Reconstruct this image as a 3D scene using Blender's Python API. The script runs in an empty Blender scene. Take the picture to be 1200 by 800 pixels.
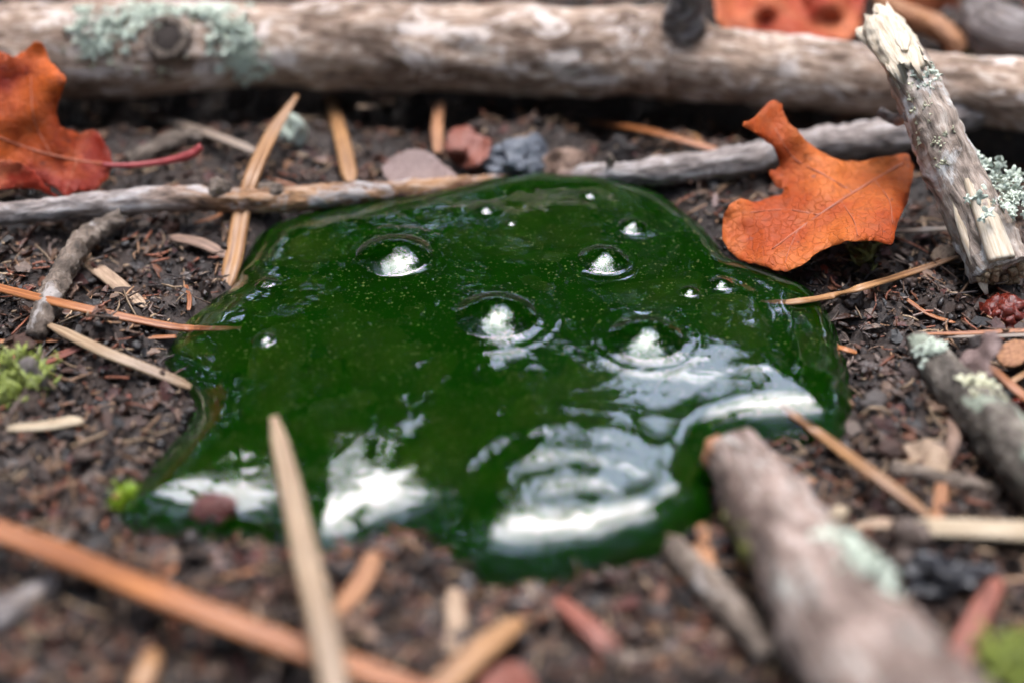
import bpy, math, random
import numpy as np
from mathutils import Vector, Matrix
from mathutils.geometry import delaunay_2d_cdt

# ------------------------------------------------------------------ camera, sky, sun, exposure
# All lengths in this script are centimetres; meshes are written in metres (factor U).
U = 0.01
sc = bpy.context.scene
col = sc.collection
PITCH = math.radians(35.0); DIST = 21.7; LENS = 60.0
cam_d = bpy.data.cameras.new('camera'); cam = bpy.data.objects.new('camera', cam_d); col.objects.link(cam)
CAM = np.array([0.0, -DIST*math.cos(PITCH), DIST*math.sin(PITCH)])
cam.location = CAM*U
cam.rotation_euler = (math.radians(90)-PITCH, 0, 0)
cam_d.lens = LENS; cam_d.sensor_width = 36.0
cam_d.clip_start = 0.005; cam_d.clip_end = 200.0
cam_d.dof.use_dof = True
cam_d.dof.focus_distance = 0.2215
cam_d.dof.aperture_fstop = 7.6
cam_d.dof.aperture_blades = 9
sc.camera = cam

SUN_EL, SUN_AZ = math.radians(74), math.radians(9)      # azimuth measured from +Y towards +X
w = bpy.data.worlds.new('World'); sc.world = w; w.use_nodes = True
wn, wl = w.node_tree.nodes, w.node_tree.links
sky = wn.new('ShaderNodeTexSky'); sky.sky_type = 'NISHITA'; sky.sun_disc = False
sky.sun_elevation = SUN_EL; sky.sun_rotation = SUN_AZ
sky.air_density = 1.0; sky.dust_density = 1.5; sky.ozone_density = 1.0
hsv = wn.new('ShaderNodeHueSaturation'); hsv.inputs['Saturation'].default_value = 0.78
wl.new(sky.outputs[0], hsv.inputs['Color'])
wl.new(hsv.outputs[0], wn['Background'].inputs['Color'])
wn['Background'].inputs['Strength'].default_value = 0.15

sun_d = bpy.data.lights.new('sun', 'SUN'); sun_d.energy = 0.65; sun_d.angle = math.radians(54)
sun_d.color = (1.0, 0.985, 0.96)
sun = bpy.data.objects.new('sun', sun_d); col.objects.link(sun)
sdir = Vector((math.sin(SUN_AZ)*math.cos(SUN_EL), math.cos(SUN_AZ)*math.cos(SUN_EL), math.sin(SUN_EL)))
sun.rotation_euler = sdir.to_track_quat('Z', 'Y').to_euler()
sun.location = sdir*5

vs = sc.view_settings
vs.view_transform = 'Standard'; vs.look = 'None'; vs.gamma = 1.0; vs.use_curve_mapping = False
vs.exposure = 3.18
sc.render.engine = 'CYCLES'
sc.cycles.use_denoising = True
sc.cycles.max_bounces = 16; sc.cycles.transmission_bounces = 12; sc.cycles.volume_bounces = 6
sc.cycles.transparent_max_bounces = 12
sc.cycles.caustics_refractive = True; sc.cycles.caustics_reflective = False
sc.cycles.sample_clamp_indirect = 12.0

# ------------------------------------------------------------------ maths helpers
FWD = np.array([0, math.cos(PITCH), -math.sin(PITCH)]); UP = np.array([0, math.sin(PITCH), math.cos(PITCH)]); RT = np.array([1.0, 0, 0])
def at(px, py, z=0.0):
    """A point of the place: where the sight line through picture position (of 1200 x 800) meets height z."""
    a = (px-600)/1200*36/LENS; b = -(py-400)/1200*36/LENS
    d = FWD + RT*a + UP*b
    return CAM + d*((z-CAM[2])/d[2])
def ppc(p):
    """picture pixels per centimetre at a point"""
    return 1200*LENS/36/float(np.dot(np.asarray(p)-CAM, FWD))

def hash3(i, j, k, seed):
    n = (i*374761393 + j*668265263 + k*2147483647 + seed*974634777) & 0xffffffff
    n = ((n ^ (n >> 13))*1274126177) & 0xffffffff
    n = ((n ^ (n >> 16))*2246822519) & 0xffffffff
    return ((n ^ (n >> 15)) & 0xffffff)/float(0xffffff)
def vnoise(p, seed=0):
    p = np.asarray(p, float); f = np.floor(p).astype(np.int64); t = p-f; t = t*t*t*(t*(t*6-15)+10)
    r = 0
    for a in (0, 1):
        for b in (0, 1):
            for c in (0, 1):
                wgt = (t[..., 0] if a else 1-t[..., 0])*(t[..., 1] if b else 1-t[..., 1])*(t[..., 2] if c else 1-t[..., 2])
                r = r + wgt*hash3(f[..., 0]+a, f[..., 1]+b, f[..., 2]+c, seed)
    return r*2-1
def fbm(p, oct=4, seed=0, gain=0.5):
    p = np.asarray(p, float); r = 0; a = 1.0
    for o in range(oct):
        r = r + a*vnoise(p*(2.03**o)+o*17.3, seed+o); a *= gain
    return r
def xy0(x, y, z=0.0):
    x = np.asarray(x, float); return np.stack([x, np.asarray(y, float)+0*x, 0*x+z], -1)
def catmull(pts, n):
    P = np.asarray(pts, float)
    if len(P) == 2:
        t = np.linspace(0, 1, n)[:, None]; return P[0]*(1-t)+P[1]*t
    P = np.vstack([2*P[0]-P[1], P, 2*P[-1]-P[-2]]); m = len(P)-3
    u = np.linspace(0, m-1e-6, n); i = u.astype(int); t = (u-i)[:, None]
    a, b, c, d = P[i], P[i+1], P[i+2], P[i+3]
    return 0.5*((2*b)+(-a+c)*t+(2*a-5*b+4*c-d)*t*t+(-a+3*b-3*c+d)*t**3)
def smooth01(x): x = np.clip(x, 0, 1); return x*x*(3-2*x)

rng = np.random.default_rng(11)

# ------------------------------------------------------------------ materials
def new_mat(name):
    m = bpy.data.materials.new(name); m.use_nodes = True
    nt = m.node_tree; return m, nt, nt.nodes['Principled BSDF'], nt.nodes['Material Output']
def N(nt, typ, **kw):
    n = nt.nodes.new(typ)
    for k, v in kw.items():
        if k in n.inputs: n.inputs[k].default_value = v
        else: setattr(n, k, v)
    return n
def ramp(nt, fac, stops):
    r = nt.nodes.new('ShaderNodeValToRGB'); e = r.color_ramp.elements
    while len(e) < len(stops): e.new(0.5)
    for q, (p, c) in zip(e, stops): q.position = p; q.color = (*c, 1) if len(c) == 3 else c
    nt.links.new(fac, r.inputs[0]); return r
def loc_coords(nt, scale):
    """coordinates along the piece itself, in centimetres (attribute 'grain'), scaled"""
    a = N(nt, 'ShaderNodeAttribute', attribute_name='grain')
    mp = N(nt, 'ShaderNodeMapping'); mp.inputs['Scale'].default_value = scale
    nt.links.new(a.outputs['Vector'], mp.inputs['Vector']); return mp.outputs[0]
def noise(nt, vec, scale, detail=4, rough=0.6, dist=0.0):
    n = N(nt, 'ShaderNodeTexNoise'); n.inputs['Scale'].default_value = scale; n.inputs['Detail'].default_value = detail
    n.inputs['Roughness'].default_value = rough; n.inputs['Distortion'].default_value = dist
    nt.links.new(vec, n.inputs['Vector']); return n.outputs['Fac']
def mix(nt, fac, a, b, mode='MIX'):
    m = nt.nodes.new('ShaderNodeMix'); m.data_type = 'RGBA'; m.blend_type = mode
    for s, v in ((0, fac), (6, a), (7, b)):
        if hasattr(v, 'node'): nt.links.new(v, m.inputs[s])
        else: m.inputs[s].default_value = v if s == 0 else (*v, 1)
    return m.outputs[2]
def bump(nt, h, strength, dist, bsdf):
    b = N(nt, 'ShaderNodeBump'); b.inputs['Strength'].default_value = strength; b.inputs['Distance'].default_value = dist*U
    nt.links.new(h, b.inputs['Height']); nt.links.new(b.outputs[0], bsdf.inputs['Normal'])

def bark_mat(name, dark, mid, light, patch=None, patch_lo=0.6, streak=5.0, rough=0.75, grey=None):
    m, nt, b, o = new_mat(name)
    fine = noise(nt, loc_coords(nt, (9, 9, 9/streak)), 1.0, 6, 0.65, 0.4)
    big = noise(nt, loc_coords(nt, (1.6, 1.6, 0.8)), 1.0, 3, 0.6)
    c1 = ramp(nt, fine, [(0.30, dark), (0.5, mid), (0.68, light)]).outputs[0]
    c2 = ramp(nt, big, [(0.36, tuple(x*0.45 for x in mid)), (0.60, (1, 1, 1))]).outputs[0]
    c = mix(nt, 0.75, c1, c2, 'MULTIPLY')
    if patch:
        pn = noise(nt, loc_coords(nt, (1.9, 1.9, 1.2)), 1.0, 5, 0.7, 0.6)
        pf = ramp(nt, pn, [(patch_lo, (0, 0, 0)), (patch_lo+0.08, (0.85, 0.85, 0.85))]).outputs[0]
        c = mix(nt, pf, c, patch)
    if grey:   # weathered grey towards both ends, orange where the bark has peeled in between
        a_ = N(nt, 'ShaderNodeAttribute', attribute_name='grain'); sx = N(nt, 'ShaderNodeSeparateXYZ'); nt.links.new(a_.outputs['Vector'], sx.inputs[0])
        mr = N(nt, 'ShaderNodeMapRange'); mr.inputs['From Min'].default_value = grey[0]; mr.inputs['From Max'].default_value = grey[0]+grey[1]; nt.links.new(sx.outputs[2], mr.inputs[0])
        gf = ramp(nt, mr.outputs[0], [(0.16, (0.85,)*3), (0.22, (0.0,)*3), (0.42, (0.0,)*3), (0.50, (0.9,)*3)]).outputs[0]
        gc = ramp(nt, fine, [(0.32, (0.06, 0.05, 0.046)), (0.5, (0.24, 0.21, 0.20)), (0.66, (0.46, 0.43, 0.42))]).outputs[0]
        c = mix(nt, gf, c, gc)
    sp = noise(nt, loc_coords(nt, (30, 30, 22)), 1.0, 3, 0.6)
    c = mix(nt, ramp(nt, sp, [(0.64, (0, 0, 0)), (0.74, (0.8, 0.8, 0.8))]).outputs[0], c, tuple(x*0.25 for x in dark))
    nt.links.new(c, b.inputs['Base Color'])
    b.inputs['Roughness'].default_value = rough; b.inputs['Specular IOR Level'].default_value = 0.35
    bump(nt, fine, 0.9, 0.06, b)
    return m
M = {}
M['bark_log'] = bark_mat('bark_of_fallen_branch', (0.0920, 0.0570, 0.0386), (0.3864, 0.2668, 0.1932), (0.6992, 0.5888, 0.4968), (0.6440, 0.5520, 0.4968), 0.53, 3.0)
M['bark_grey'] = bark_mat('grey_weathered_bark', (0.0546, 0.0429, 0.0390), (0.2028, 0.1677, 0.1560), (0.3900, 0.3588, 0.3432), (0.3276, 0.2340, 0.1560), 0.60, 4)
M['bark_twig'] = bark_mat('twig_bark', (0.05, 0.03, 0.022), (0.36, 0.19, 0.09), (0.56, 0.42, 0.32), (0.38, 0.35, 0.34), 0.54, 4, grey=(191.8, 21.0))
M['bark_rough'] = bark_mat('rough_twig_bark', (0.05, 0.04, 0.032), (0.20, 0.15, 0.115), (0.40, 0.33, 0.27), (0.34, 0.31, 0.29), 0.58, 2)
M['bark_stick'] = bark_mat('stick_bark', (0.0972, 0.0756, 0.0594), (0.3996, 0.3132, 0.2538), (0.6480, 0.5724, 0.4968), (0.5940, 0.5832, 0.5616), 0.55, 4)
M['bark_near'] = bark_mat('pinkish_grey_bark', (0.0811, 0.0557, 0.0457), (0.3246, 0.2333, 0.1927), (0.5476, 0.4564, 0.4057), (0.4260, 0.4158, 0.3753), 0.56, 3)
M['bark_lichened'] = bark_mat('lichen_stained_bark', (0.0390, 0.0312, 0.0250), (0.1482, 0.1209, 0.0975), (0.2964, 0.2652, 0.2184), (0.2964, 0.3354, 0.2574), 0.55, 2)

def wood_mat(name, dark, light, rough=0.65):
    m, nt, b, o = new_mat(name)
    f = noise(nt, loc_coords(nt, (28, 28, 2.4)), 1.0, 5, 0.6)
    c = ramp(nt, f, [(0.33, dark), (0.62, light)]).outputs[0]
    nt.links.new(c, b.inputs['Base Color']); b.inputs['Roughness'].default_value = rough
    bump(nt, f, 0.7, 0.03, b); return m
M['wood_pale'] = wood_mat('pale_broken_wood', (0.4250, 0.3145, 0.2040), (0.6630, 0.5780, 0.4590))
M['wood_rot'] = wood_mat('crumbly_brown_wood', (0.11, 0.07, 0.04), (0.42, 0.30, 0.18))
M['wood_splinter'] = wood_mat('cream_splinter', (0.2652, 0.1872, 0.1092), (0.4524, 0.3666, 0.2574))
M['bark_flake'] = wood_mat('bark_flake_brown', (0.07, 0.04, 0.03), (0.26, 0.16, 0.11))
M['bark_flake_grey'] = wood_mat('bark_flake_grey', (0.06, 0.05, 0.05), (0.24, 0.20, 0.18))
M['flake_dark'] = wood_mat('charred_flake', (0.012, 0.012, 0.014), (0.06, 0.055, 0.055), 0.4)
M['flake_orange'] = wood_mat('orange_flake', (0.1560, 0.0546, 0.0234), (0.3900, 0.1872, 0.0858))
M['flake_red'] = wood_mat('red_brown_flake', (0.0936, 0.0234, 0.0156), (0.2652, 0.0858, 0.0546), 0.5)
M['flake_tan'] = wood_mat('tan_flake', (0.2028, 0.1248, 0.0780), (0.4056, 0.2886, 0.1950))
M['flake_pink'] = wood_mat('faded_pink_flake', (0.1310, 0.0819, 0.0710), (0.2293, 0.1583, 0.1420))

def needle_mat(name, dark, light, rough=0.45):
    m, nt, b, o = new_mat(name)
    f = noise(nt, loc_coords(nt, (40, 40, 0.9)), 1.0, 4, 0.55)
    g = noise(nt, loc_coords(nt, (0.5, 0.5, 0.7)), 1.0, 2, 0.5)
    s = noise(nt, loc_coords(nt, (16, 16, 9)), 1.0, 3, 0.6)
    c = ramp(nt, f, [(0.35, dark), (0.60, light)]).outputs[0]
    c = mix(nt, ramp(nt, g, [(0.4, (0, 0, 0)), (0.75, (0.55, 0.55, 0.55))]).outputs[0], c, tuple(x*0.55 for x in dark))
    c = mix(nt, ramp(nt, s, [(0.66, (0, 0, 0)), (0.74, (0.7, 0.7, 0.7))]).outputs[0], c, tuple(x*0.3 for x in dark))
    nt.links.new(c, b.inputs['Base Color']); b.inputs['Roughness'].default_value = rough
    bump(nt, f, 0.5, 0.012, b)
    return m
M['needle_orange'] = needle_mat('orange_dry_needle', (0.1760, 0.0496, 0.0144), (0.3840, 0.1440, 0.0440))
M['needle_tan'] = needle_mat('tan_dry_needle', (0.1680, 0.0736, 0.0280), (0.3680, 0.1920, 0.0800))
M['needle_straw'] = needle_mat('straw_dry_needle', (0.1920, 0.1160, 0.0640), (0.3600, 0.2560, 0.1600))
M['needle_grey'] = needle_mat('greyish_dry_needle', (0.1760, 0.1280, 0.0960), (0.3200, 0.2480, 0.1920))

def leaf_mat(name, a, b_, spot, blush=(0.5, 0.22, 0.16)):
    m, nt, b, o = new_mat(name)
    big = noise(nt, loc_coords(nt, (0.8, 0.8, 0.8)), 1.0, 4, 0.6)
    fine = noise(nt, loc_coords(nt, (14, 14, 14)), 1.0, 5, 0.65)
    sp = noise(nt, loc_coords(nt, (5, 5, 5)), 1.0, 3, 0.5)
    c = ramp(nt, big, [(0.40, a), (0.60, b_)]).outputs[0]
    c = mix(nt, 0.35, c, ramp(nt, fine, [(0.3, (0.45, 0.4, 0.4)), (0.65, (1, 1, 1))]).outputs[0], 'MULTIPLY')
    c = mix(nt, ramp(nt, sp, [(0.66, (0, 0, 0)), (0.74, (0.75, 0.75, 0.75))]).outputs[0], c, spot)
    nt.links.new(c, b.inputs['Base Color'])
    b.inputs['Roughness'].default_value = 0.58; b.inputs['Specular IOR Level'].default_value = 0.25
    vo = N(nt, 'ShaderNodeTexVoronoi'); vo.feature = 'DISTANCE_TO_EDGE'; vo.inputs['Scale'].default_value = 1.0
    dn = N(nt, 'ShaderNodeVectorMath', operation='ADD'); nt.links.new(loc_coords(nt, (8, 8, 8)), dn.inputs[0])
    nz_ = N(nt, 'ShaderNodeTexNoise'); nz_.inputs['Scale'].default_value = 1.0; nt.links.new(loc_coords(nt, (9, 9, 9)), nz_.inputs['Vector']); nt.links.new(nz_.outputs['Color'], dn.inputs[1])
    nt.links.new(dn.outputs[0], vo.inputs['Vector'])
    net = ramp(nt, vo.outputs['Distance'], [(0.0, (0, 0, 0)), (0.09, (1, 1, 1))]).outputs[0]
    c = mix(nt, 0.16, c, net, 'MULTIPLY')
    mid_ = noise(nt, loc_coords(nt, (3.2, 3.2, 3.2)), 1.0, 4, 0.7)
    c = mix(nt, ramp(nt, mid_, [(0.52, (0, 0, 0)), (0.70, (0.6, 0.6, 0.6))]).outputs[0], c, tuple(0.45*x+0.02 for x in a))
    nt.links.new(c, b.inputs['Base Color'])
    hm = N(nt, 'ShaderNodeMath', operation='ADD'); nt.links.new(fine, hm.inputs[0]); nt.links.new(net, hm.inputs[1])
    bump(nt, hm.outputs[0], 0.5, 0.02, b)
    tr = N(nt, 'ShaderNodeBsdfTranslucent'); nt.links.new(c, tr.inputs['Color'])
    ms = N(nt, 'ShaderNodeMixShader'); ms.inputs[0].default_value = 0.22
    nt.links.new(b.outputs[0], ms.inputs[1]); nt.links.new(tr.outputs[0], ms.inputs[2]); nt.links.new(ms.outputs[0], o.inputs['Surface'])
    return m
M['leaf_orange'] = leaf_mat('orange_oak_leaf', (0.40, 0.065, 0.010), (0.62, 0.165, 0.034), (0.13, 0.06, 0.055))
M['leaf_russet'] = leaf_mat('russet_oak_leaf', (0.22, 0.016, 0.004), (0.56, 0.11, 0.016), (0.12, 0.03, 0.02))
M['leaf_red'] = leaf_mat('deep_red_leaf', (0.34, 0.03, 0.01), (0.62, 0.19, 0.08), (0.34, 0.05, 0.02))
M['leaf_vein'] = needle_mat('leaf_vein', (0.28, 0.07, 0.03), (0.45, 0.13, 0.06))
M['leaf_stem'] = needle_mat('red_leaf_stem', (0.22, 0.02, 0.02), (0.42, 0.06, 0.06))

def soil_mat():
    m, nt, b, o = new_mat('damp_dark_soil')
    g = N(nt, 'ShaderNodeNewGeometry')
    def v(s):
        mp = N(nt, 'ShaderNodeMapping'); mp.inputs['Scale'].default_value = (100*s,)*3
        nt.links.new(g.outputs['Position'], mp.inputs[0]); return mp.outputs[0]
    f = noise(nt, v(9), 1.0, 6, 0.7); bg = noise(nt, v(0.9), 1.0, 4, 0.6); sp = noise(nt, v(22), 1.0, 4, 0.65)
    c = ramp(nt, f, [(0.30, (0.005, 0.003, 0.0025)), (0.5, (0.018, 0.011, 0.0085)), (0.70, (0.05, 0.033, 0.026))]).outputs[0]
    c = mix(nt, ramp(nt, bg, [(0.38, (0, 0, 0)), (0.7, (0.5, 0.5, 0.5))]).outputs[0], c, (0.06, 0.032, 0.019))
    c = mix(nt, ramp(nt, sp, [(0.66, (0, 0, 0)), (0.74, (0.9, 0.9, 0.9))]).outputs[0], c, (0.26, 0.20, 0.16))
    nt.links.new(c, b.inputs['Base Color'])
    r = ramp(nt, bg, [(0.35, (0.32,)*3), (0.65, (0.7,)*3)]).outputs[0]
    nt.links.new(r, b.inputs['Roughness'])
    bump(nt, f, 1.0, 0.06, b); return m
M['soil'] = soil_mat()
def crumb_mat():
    m, nt, b, o = new_mat('soil_crumb')
    a = N(nt, 'ShaderNodeAttribute', attribute_name='tint')
    g = N(nt, 'ShaderNodeNewGeometry'); mp = N(nt, 'ShaderNodeMapping'); mp.inputs['Scale'].default_value = (2600,)*3
    nt.links.new(g.outputs['Position'], mp.inputs[0])
    f = noise(nt, mp.outputs[0], 1.0, 4, 0.7)
    c = mix(nt, 0.75, a.outputs['Color'], ramp(nt, f, [(0.32, (0.25, 0.23, 0.22)), (0.68, (1.35, 1.3, 1.3))]).outputs[0], 'MULTIPLY')
    nt.links.new(c, b.inputs['Base Color']); nt.links.new(a.outputs['Alpha'], b.inputs['Roughness'])
    bump(nt, f, 0.8, 0.02, b); return m
M['crumb'] = crumb_mat()

def plain(name, c, rough=0.6, sub=0.0, var=0.35, scale=8.0):
    m, nt, b, o = new_mat(name)
    f = noise(nt, loc_coords(nt, (scale,)*3), 1.0, 5, 0.65)
    cc = ramp(nt, f, [(0.3, tuple(x*(1-var) for x in c)), (0.7, tuple(min(1, x*(1+var)) for x in c))]).outputs[0]
    nt.links.new(cc, b.inputs['Base Color']); b.inputs['Roughness'].default_value = rough
    if sub:
        b.inputs['Subsurface Weight'].default_value = sub; b.inputs['Subsurface Radius'].default_value = (0.003, 0.0012, 0.0008)
    bump(nt, f, 0.6, 0.03, b); return m
M['lichen'] = plain('pale_green_lichen', (0.5280, 0.5808, 0.4840), 0.85, var=0.3, scale=12)
M['lichen_yellow'] = plain('yellow_grey_lichen', (0.52, 0.51, 0.36), 0.85, var=0.35)
M['moss'] = plain('bright_green_moss', (0.19, 0.23, 0.035), 0.55, var=0.5, scale=6)
M['slime_tip_glow'] = plain('yellow_green_tip_glow', (0.22, 0.33, 0.02), 0.4, var=0.3, scale=6)  # bright glow of the slime tip, put into a tuft's colour
M['moss_olive'] = plain('olive_moss', (0.16, 0.16, 0.04), 0.6, var=0.5, scale=6)
M['resin'] = plain('wet_red_brown_gum', (0.13, 0.018, 0.010), 0.22, 0.3, 0.5)
M['gum_dark'] = plain('dull_red_lump', (0.10, 0.028, 0.022), 0.4, 0.1, 0.5)
M['stone_blue'] = plain('blue_grey_stone', (0.10, 0.11, 0.13), 0.5, var=0.4)
M['stone_black'] = plain('black_wet_stone', (0.018, 0.018, 0.022), 0.25, var=0.4)
M['stone_brown'] = plain('brown_clod', (0.10, 0.07, 0.055), 0.6, var=0.5)
M['knot_hole'] = plain('dark_knot_hollow', (0.035, 0.025, 0.02), 0.9)
M['leafage'] = plain('forest_leafage', (0.036, 0.058, 0.014), 0.6, var=0.3, scale=0.05)
M['trunk'] = plain('forest_trunk', (0.07, 0.05, 0.038), 0.9, var=0.3, scale=0.1)

def slime_mat():
    m, nt, b, o = new_mat('green_slime')
    b.inputs['Base Color'].default_value = (1, 1, 1, 1); b.inputs['Transmission Weight'].default_value = 1.0
    b.inputs['Roughness'].default_value = 0.0; b.inputs['IOR'].default_value = 1.56
    v = N(nt, 'ShaderNodeVolumePrincipled'); v.inputs['Color'].default_value = (0.022, 0.20, 0.003, 1)
    v.inputs['Density'].default_value = 480.0; v.inputs['Absorption Color'].default_value = (0, 0, 0, 1)
    nt.links.new(v.outputs[0], o.inputs['Volume'])
    return m
M['slime'] = slime_mat()
def film_mat():
    m, nt, b, o = new_mat('thin_slime_film'); nt.nodes.remove(b)
    t = N(nt, 'ShaderNodeBsdfTransparent'); t.inputs[0].default_value = (0.80, 0.86, 0.82, 1)
    g = N(nt, 'ShaderNodeBsdfGlossy'); g.inputs['Roughness'].default_value = 0.0
    fr = N(nt, 'ShaderNodeFresnel'); fr.inputs[0].default_value = 1.3
    ms = N(nt, 'ShaderNodeMixShader'); nt.links.new(fr.outputs[0], ms.inputs[0])
    nt.links.new(t.outputs[0], ms.inputs[1]); nt.links.new(g.outputs[0], ms.inputs[2]); nt.links.new(ms.outputs[0], o.inputs['Surface'])
    return m
M['film'] = film_mat()
M['clump'] = plain('algae_clump', (0.13, 0.15, 0.010), 0.8, var=0.5, scale=3)
M['speck'] = plain('algae_speck', (0.22, 0.34, 0.04), 0.7)

# ------------------------------------------------------------------ mesh helpers
def tag(o, label=None, cat=None, group=None, kind=None):
    if label: o['label'] = label
    if cat: o['category'] = cat
    if group: o['group'] = group
    if kind: o['kind'] = kind
    return o
def link(name, me, mat, parent=None, smooth=True):
    me.materials.append(mat)
    if smooth: me.polygons.foreach_set('use_smooth', [True]*len(me.polygons))
    o = bpy.data.objects.new(name, me); col.objects.link(o)
    if parent is not None:
        o.parent = parent
        o.matrix_parent_inverse = parent.matrix_basis.inverted()
    return o
def mk(name, V, F, mat, parent=None, grain=None, smooth=True, tint=None):
    """one mesh object from points in cm (world); origin moved to the base of the piece"""
    V = np.asarray(V, float)
    org = np.array([V[:, 0].mean(), V[:, 1].mean(), V[:, 2].min()])
    me = bpy.data.meshes.new(name)
    me.from_pydata(((V-org)*U).tolist(), [], F if isinstance(F, list) else F.tolist())
    g = np.asarray(V if grain is None else grain, float)
    a = me.attributes.new('grain', 'FLOAT_VECTOR', 'POINT'); a.data.foreach_set('vector', g.ravel().astype(np.float32))
    if tint is not None:
        c = me.attributes.new('tint', 'FLOAT_COLOR', 'POINT'); c.data.foreach_set('color', np.asarray(tint, np.float32).ravel())
    o = link(name, me, mat, None, smooth)
    o.location = org*U
    if parent is not None:
        base = Vector((0, 0, 0)); q = parent
        while q is not None: base += q.location; q = q.parent
        o.parent = parent; o.location = Vector(org*U) - base
    return o
def empty(name, p):
    o = bpy.data.objects.new(name, None); col.objects.link(o); o.location = np.asarray(p)*U; o.empty_display_size = 0.01; return o
def frames(P):
    T = np.gradient(P, axis=0); T /= np.linalg.norm(T, axis=1)[:, None]
    A = np.cross(np.array([0, 0, 1.0]), T); A /= np.linalg.norm(A, axis=1)[:, None]+1e-9
    B = np.cross(T, A); return T, A, B
_gseed = [0.0]
def tube(path, radii, n=60, seg=24, rough=0.06, lump=0.1, seed=1, ridge=0.05, squash=1.0, cap_noise=0.15):
    """a branch: (V, F, grain). rough / lump / ridge are shares of the radius."""
    P = catmull(path, n); R = np.interp(np.linspace(0, 1, n), np.linspace(0, 1, len(radii)), radii)
    T, A, B = frames(P); L = np.concatenate([[0], np.cumsum(np.linalg.norm(np.diff(P, axis=0), axis=1))])
    th = np.linspace(0, 2*math.pi, seg, endpoint=False)
    ct, st = np.cos(th)[None, :], np.sin(th)[None, :]
    S = np.stack([R[:, None]*ct, R[:, None]*st, L[:, None]+0*ct], -1) + seed*13.7
    r0 = float(np.mean(R))
    d = 1 + lump*fbm(S/r0*0.55, 2, seed) + ridge*fbm(S*np.array([3.2, 3.2, 0.7])/r0, 3, seed+5) + rough*fbm(S*3.0/r0, 3, seed+9)
    rr = R[:, None]*d
    V = P[:, None, :] + A[:, None, :]*(rr*ct)[..., None] + B[:, None, :]*(rr*st*squash)[..., None]
    # ragged ends
    for e, sgn in ((0, -1), (n-1, 1)):
        V[e] += T[e][None, :]*(cap_noise*R[e]*sgn*vnoise(S[e]*5/r0, seed+3))[:, None]
    V = V.reshape(-1, 3); G = S.reshape(-1, 3)
    F = []
    for i in range(n-1):
        for j in range(seg):
            k = (j+1) % seg; F.append((i*seg+j, i*seg+k, (i+1)*seg+k, (i+1)*seg+j))
    c0, c1 = len(V), len(V)+1
    V = np.vstack([V, P[0]-T[0]*R[0]*0.05, P[-1]+T[-1]*R[-1]*0.05]); G = np.vstack([G, S[0].mean(0), S[-1].mean(0)])
    for j in range(seg):
        k = (j+1) % seg; F.append((c0, k, j)); F.append((c1, (n-1)*seg+j, (n-1)*seg+k))
    return V, F, G
def blade(path, width, thick=0.4, n=40, groove=0.35, taper0=0.1, taper1=0.1, tip0=0.6, tip1=0.6, seed=0, twist=0.0, roll=0.0):
    """a dry needle: half-round section with a groove along the top"""
    P = catmull(path, n); t = np.linspace(0, 1, n)
    T, A, B = frames(P); L = np.concatenate([[0], np.cumsum(np.linalg.norm(np.diff(P, axis=0), axis=1))])
    W = np.interp(t, np.linspace(0, 1, len(np.atleast_1d(width))), np.atleast_1d(width))*0.5 if np.ndim(width) else np.full(n, width*0.5)
    W = W*np.minimum(1, tip0+(1-tip0)*smooth01(t/taper0))*np.minimum(1, tip1+(1-tip1)*smooth01((1-t)/taper1))
    W = W*(1+0.06*vnoise(xy0(L*2.3, seed*7.7), 3))
    sec = [(-1, 0), (-0.86, 0.62), (-0.45, 1.0), (-0.1, 1.0-groove), (0.1, 1.0-groove), (0.45, 1.0), (0.86, 0.62), (1, 0), (0.75, -0.55), (0, -0.7), (-0.75, -0.55)]
    s = len(sec); V = np.zeros((n, s, 3)); G = np.zeros((n, s, 3))
    ang = roll+twist*t
    for j, (a, b) in enumerate(sec):
        b *= thick
        ca, sa = np.cos(ang), np.sin(ang)
        x, y = W*(a*ca-b*sa), W*(a*sa+b*ca)
        V[:, j] = P + A*x[:, None] + B*y[:, None]; G[:, j] = np.stack([W*0+a*W.mean(), W*0+b*W.mean(), L], -1)+seed*5.3
    V = V.reshape(-1, 3); G = G.reshape(-1, 3); F = []
    for i in range(n-1):
        for j in range(s):
            k = (j+1) % s; F.append((i*s+j, i*s+k, (i+1)*s+k, (i+1)*s+j))
    F.append(tuple(range(s))[::-1]); F.append(tuple((n-1)*s+j for j in range(s)))
    return V, F, G
def join(*parts):
    Vs, Fs, Gs, o = [], [], [], 0
    for V, F, G in parts:
        Vs.append(V); Gs.append(G); Fs += [tuple(i+o for i in f) for f in F]; o += len(V)
    return np.vstack(Vs), Fs, np.vstack(Gs)

_ico = {}
def ico(sub):
    if sub not in _ico:
        import bmesh
        bm = bmesh.new(); bmesh.ops.create_icosphere(bm, subdivisions=sub, radius=1.0)
        _ico[sub] = (np.array([v.co[:] for v in bm.verts]), np.array([[v.index for v in f.verts] for f in bm.faces])); bm.free()
    return _ico[sub]
def lump(p, r, sub=3, amp=0.35, freq=1.2, seed=0, stretch=(1, 1, 1), angular=0.0, rz=0.0):
    V, F = ico(sub); V = V.copy()
    d = 1+amp*fbm(V*freq+seed*9.1, 4, seed)
    if angular:
        q = vnoise(np.round(V*1.6)/1.6*3+seed, seed+2); d = d+angular*q
    W = V*d[:, None]*np.array(stretch)*r
    c, s = math.cos(rz), math.sin(rz)
    W = W @ np.array([[c, s, 0], [-s, c, 0], [0, 0, 1]])
    return W+np.asarray(p), F.tolist(), V*r*3+seed

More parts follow.
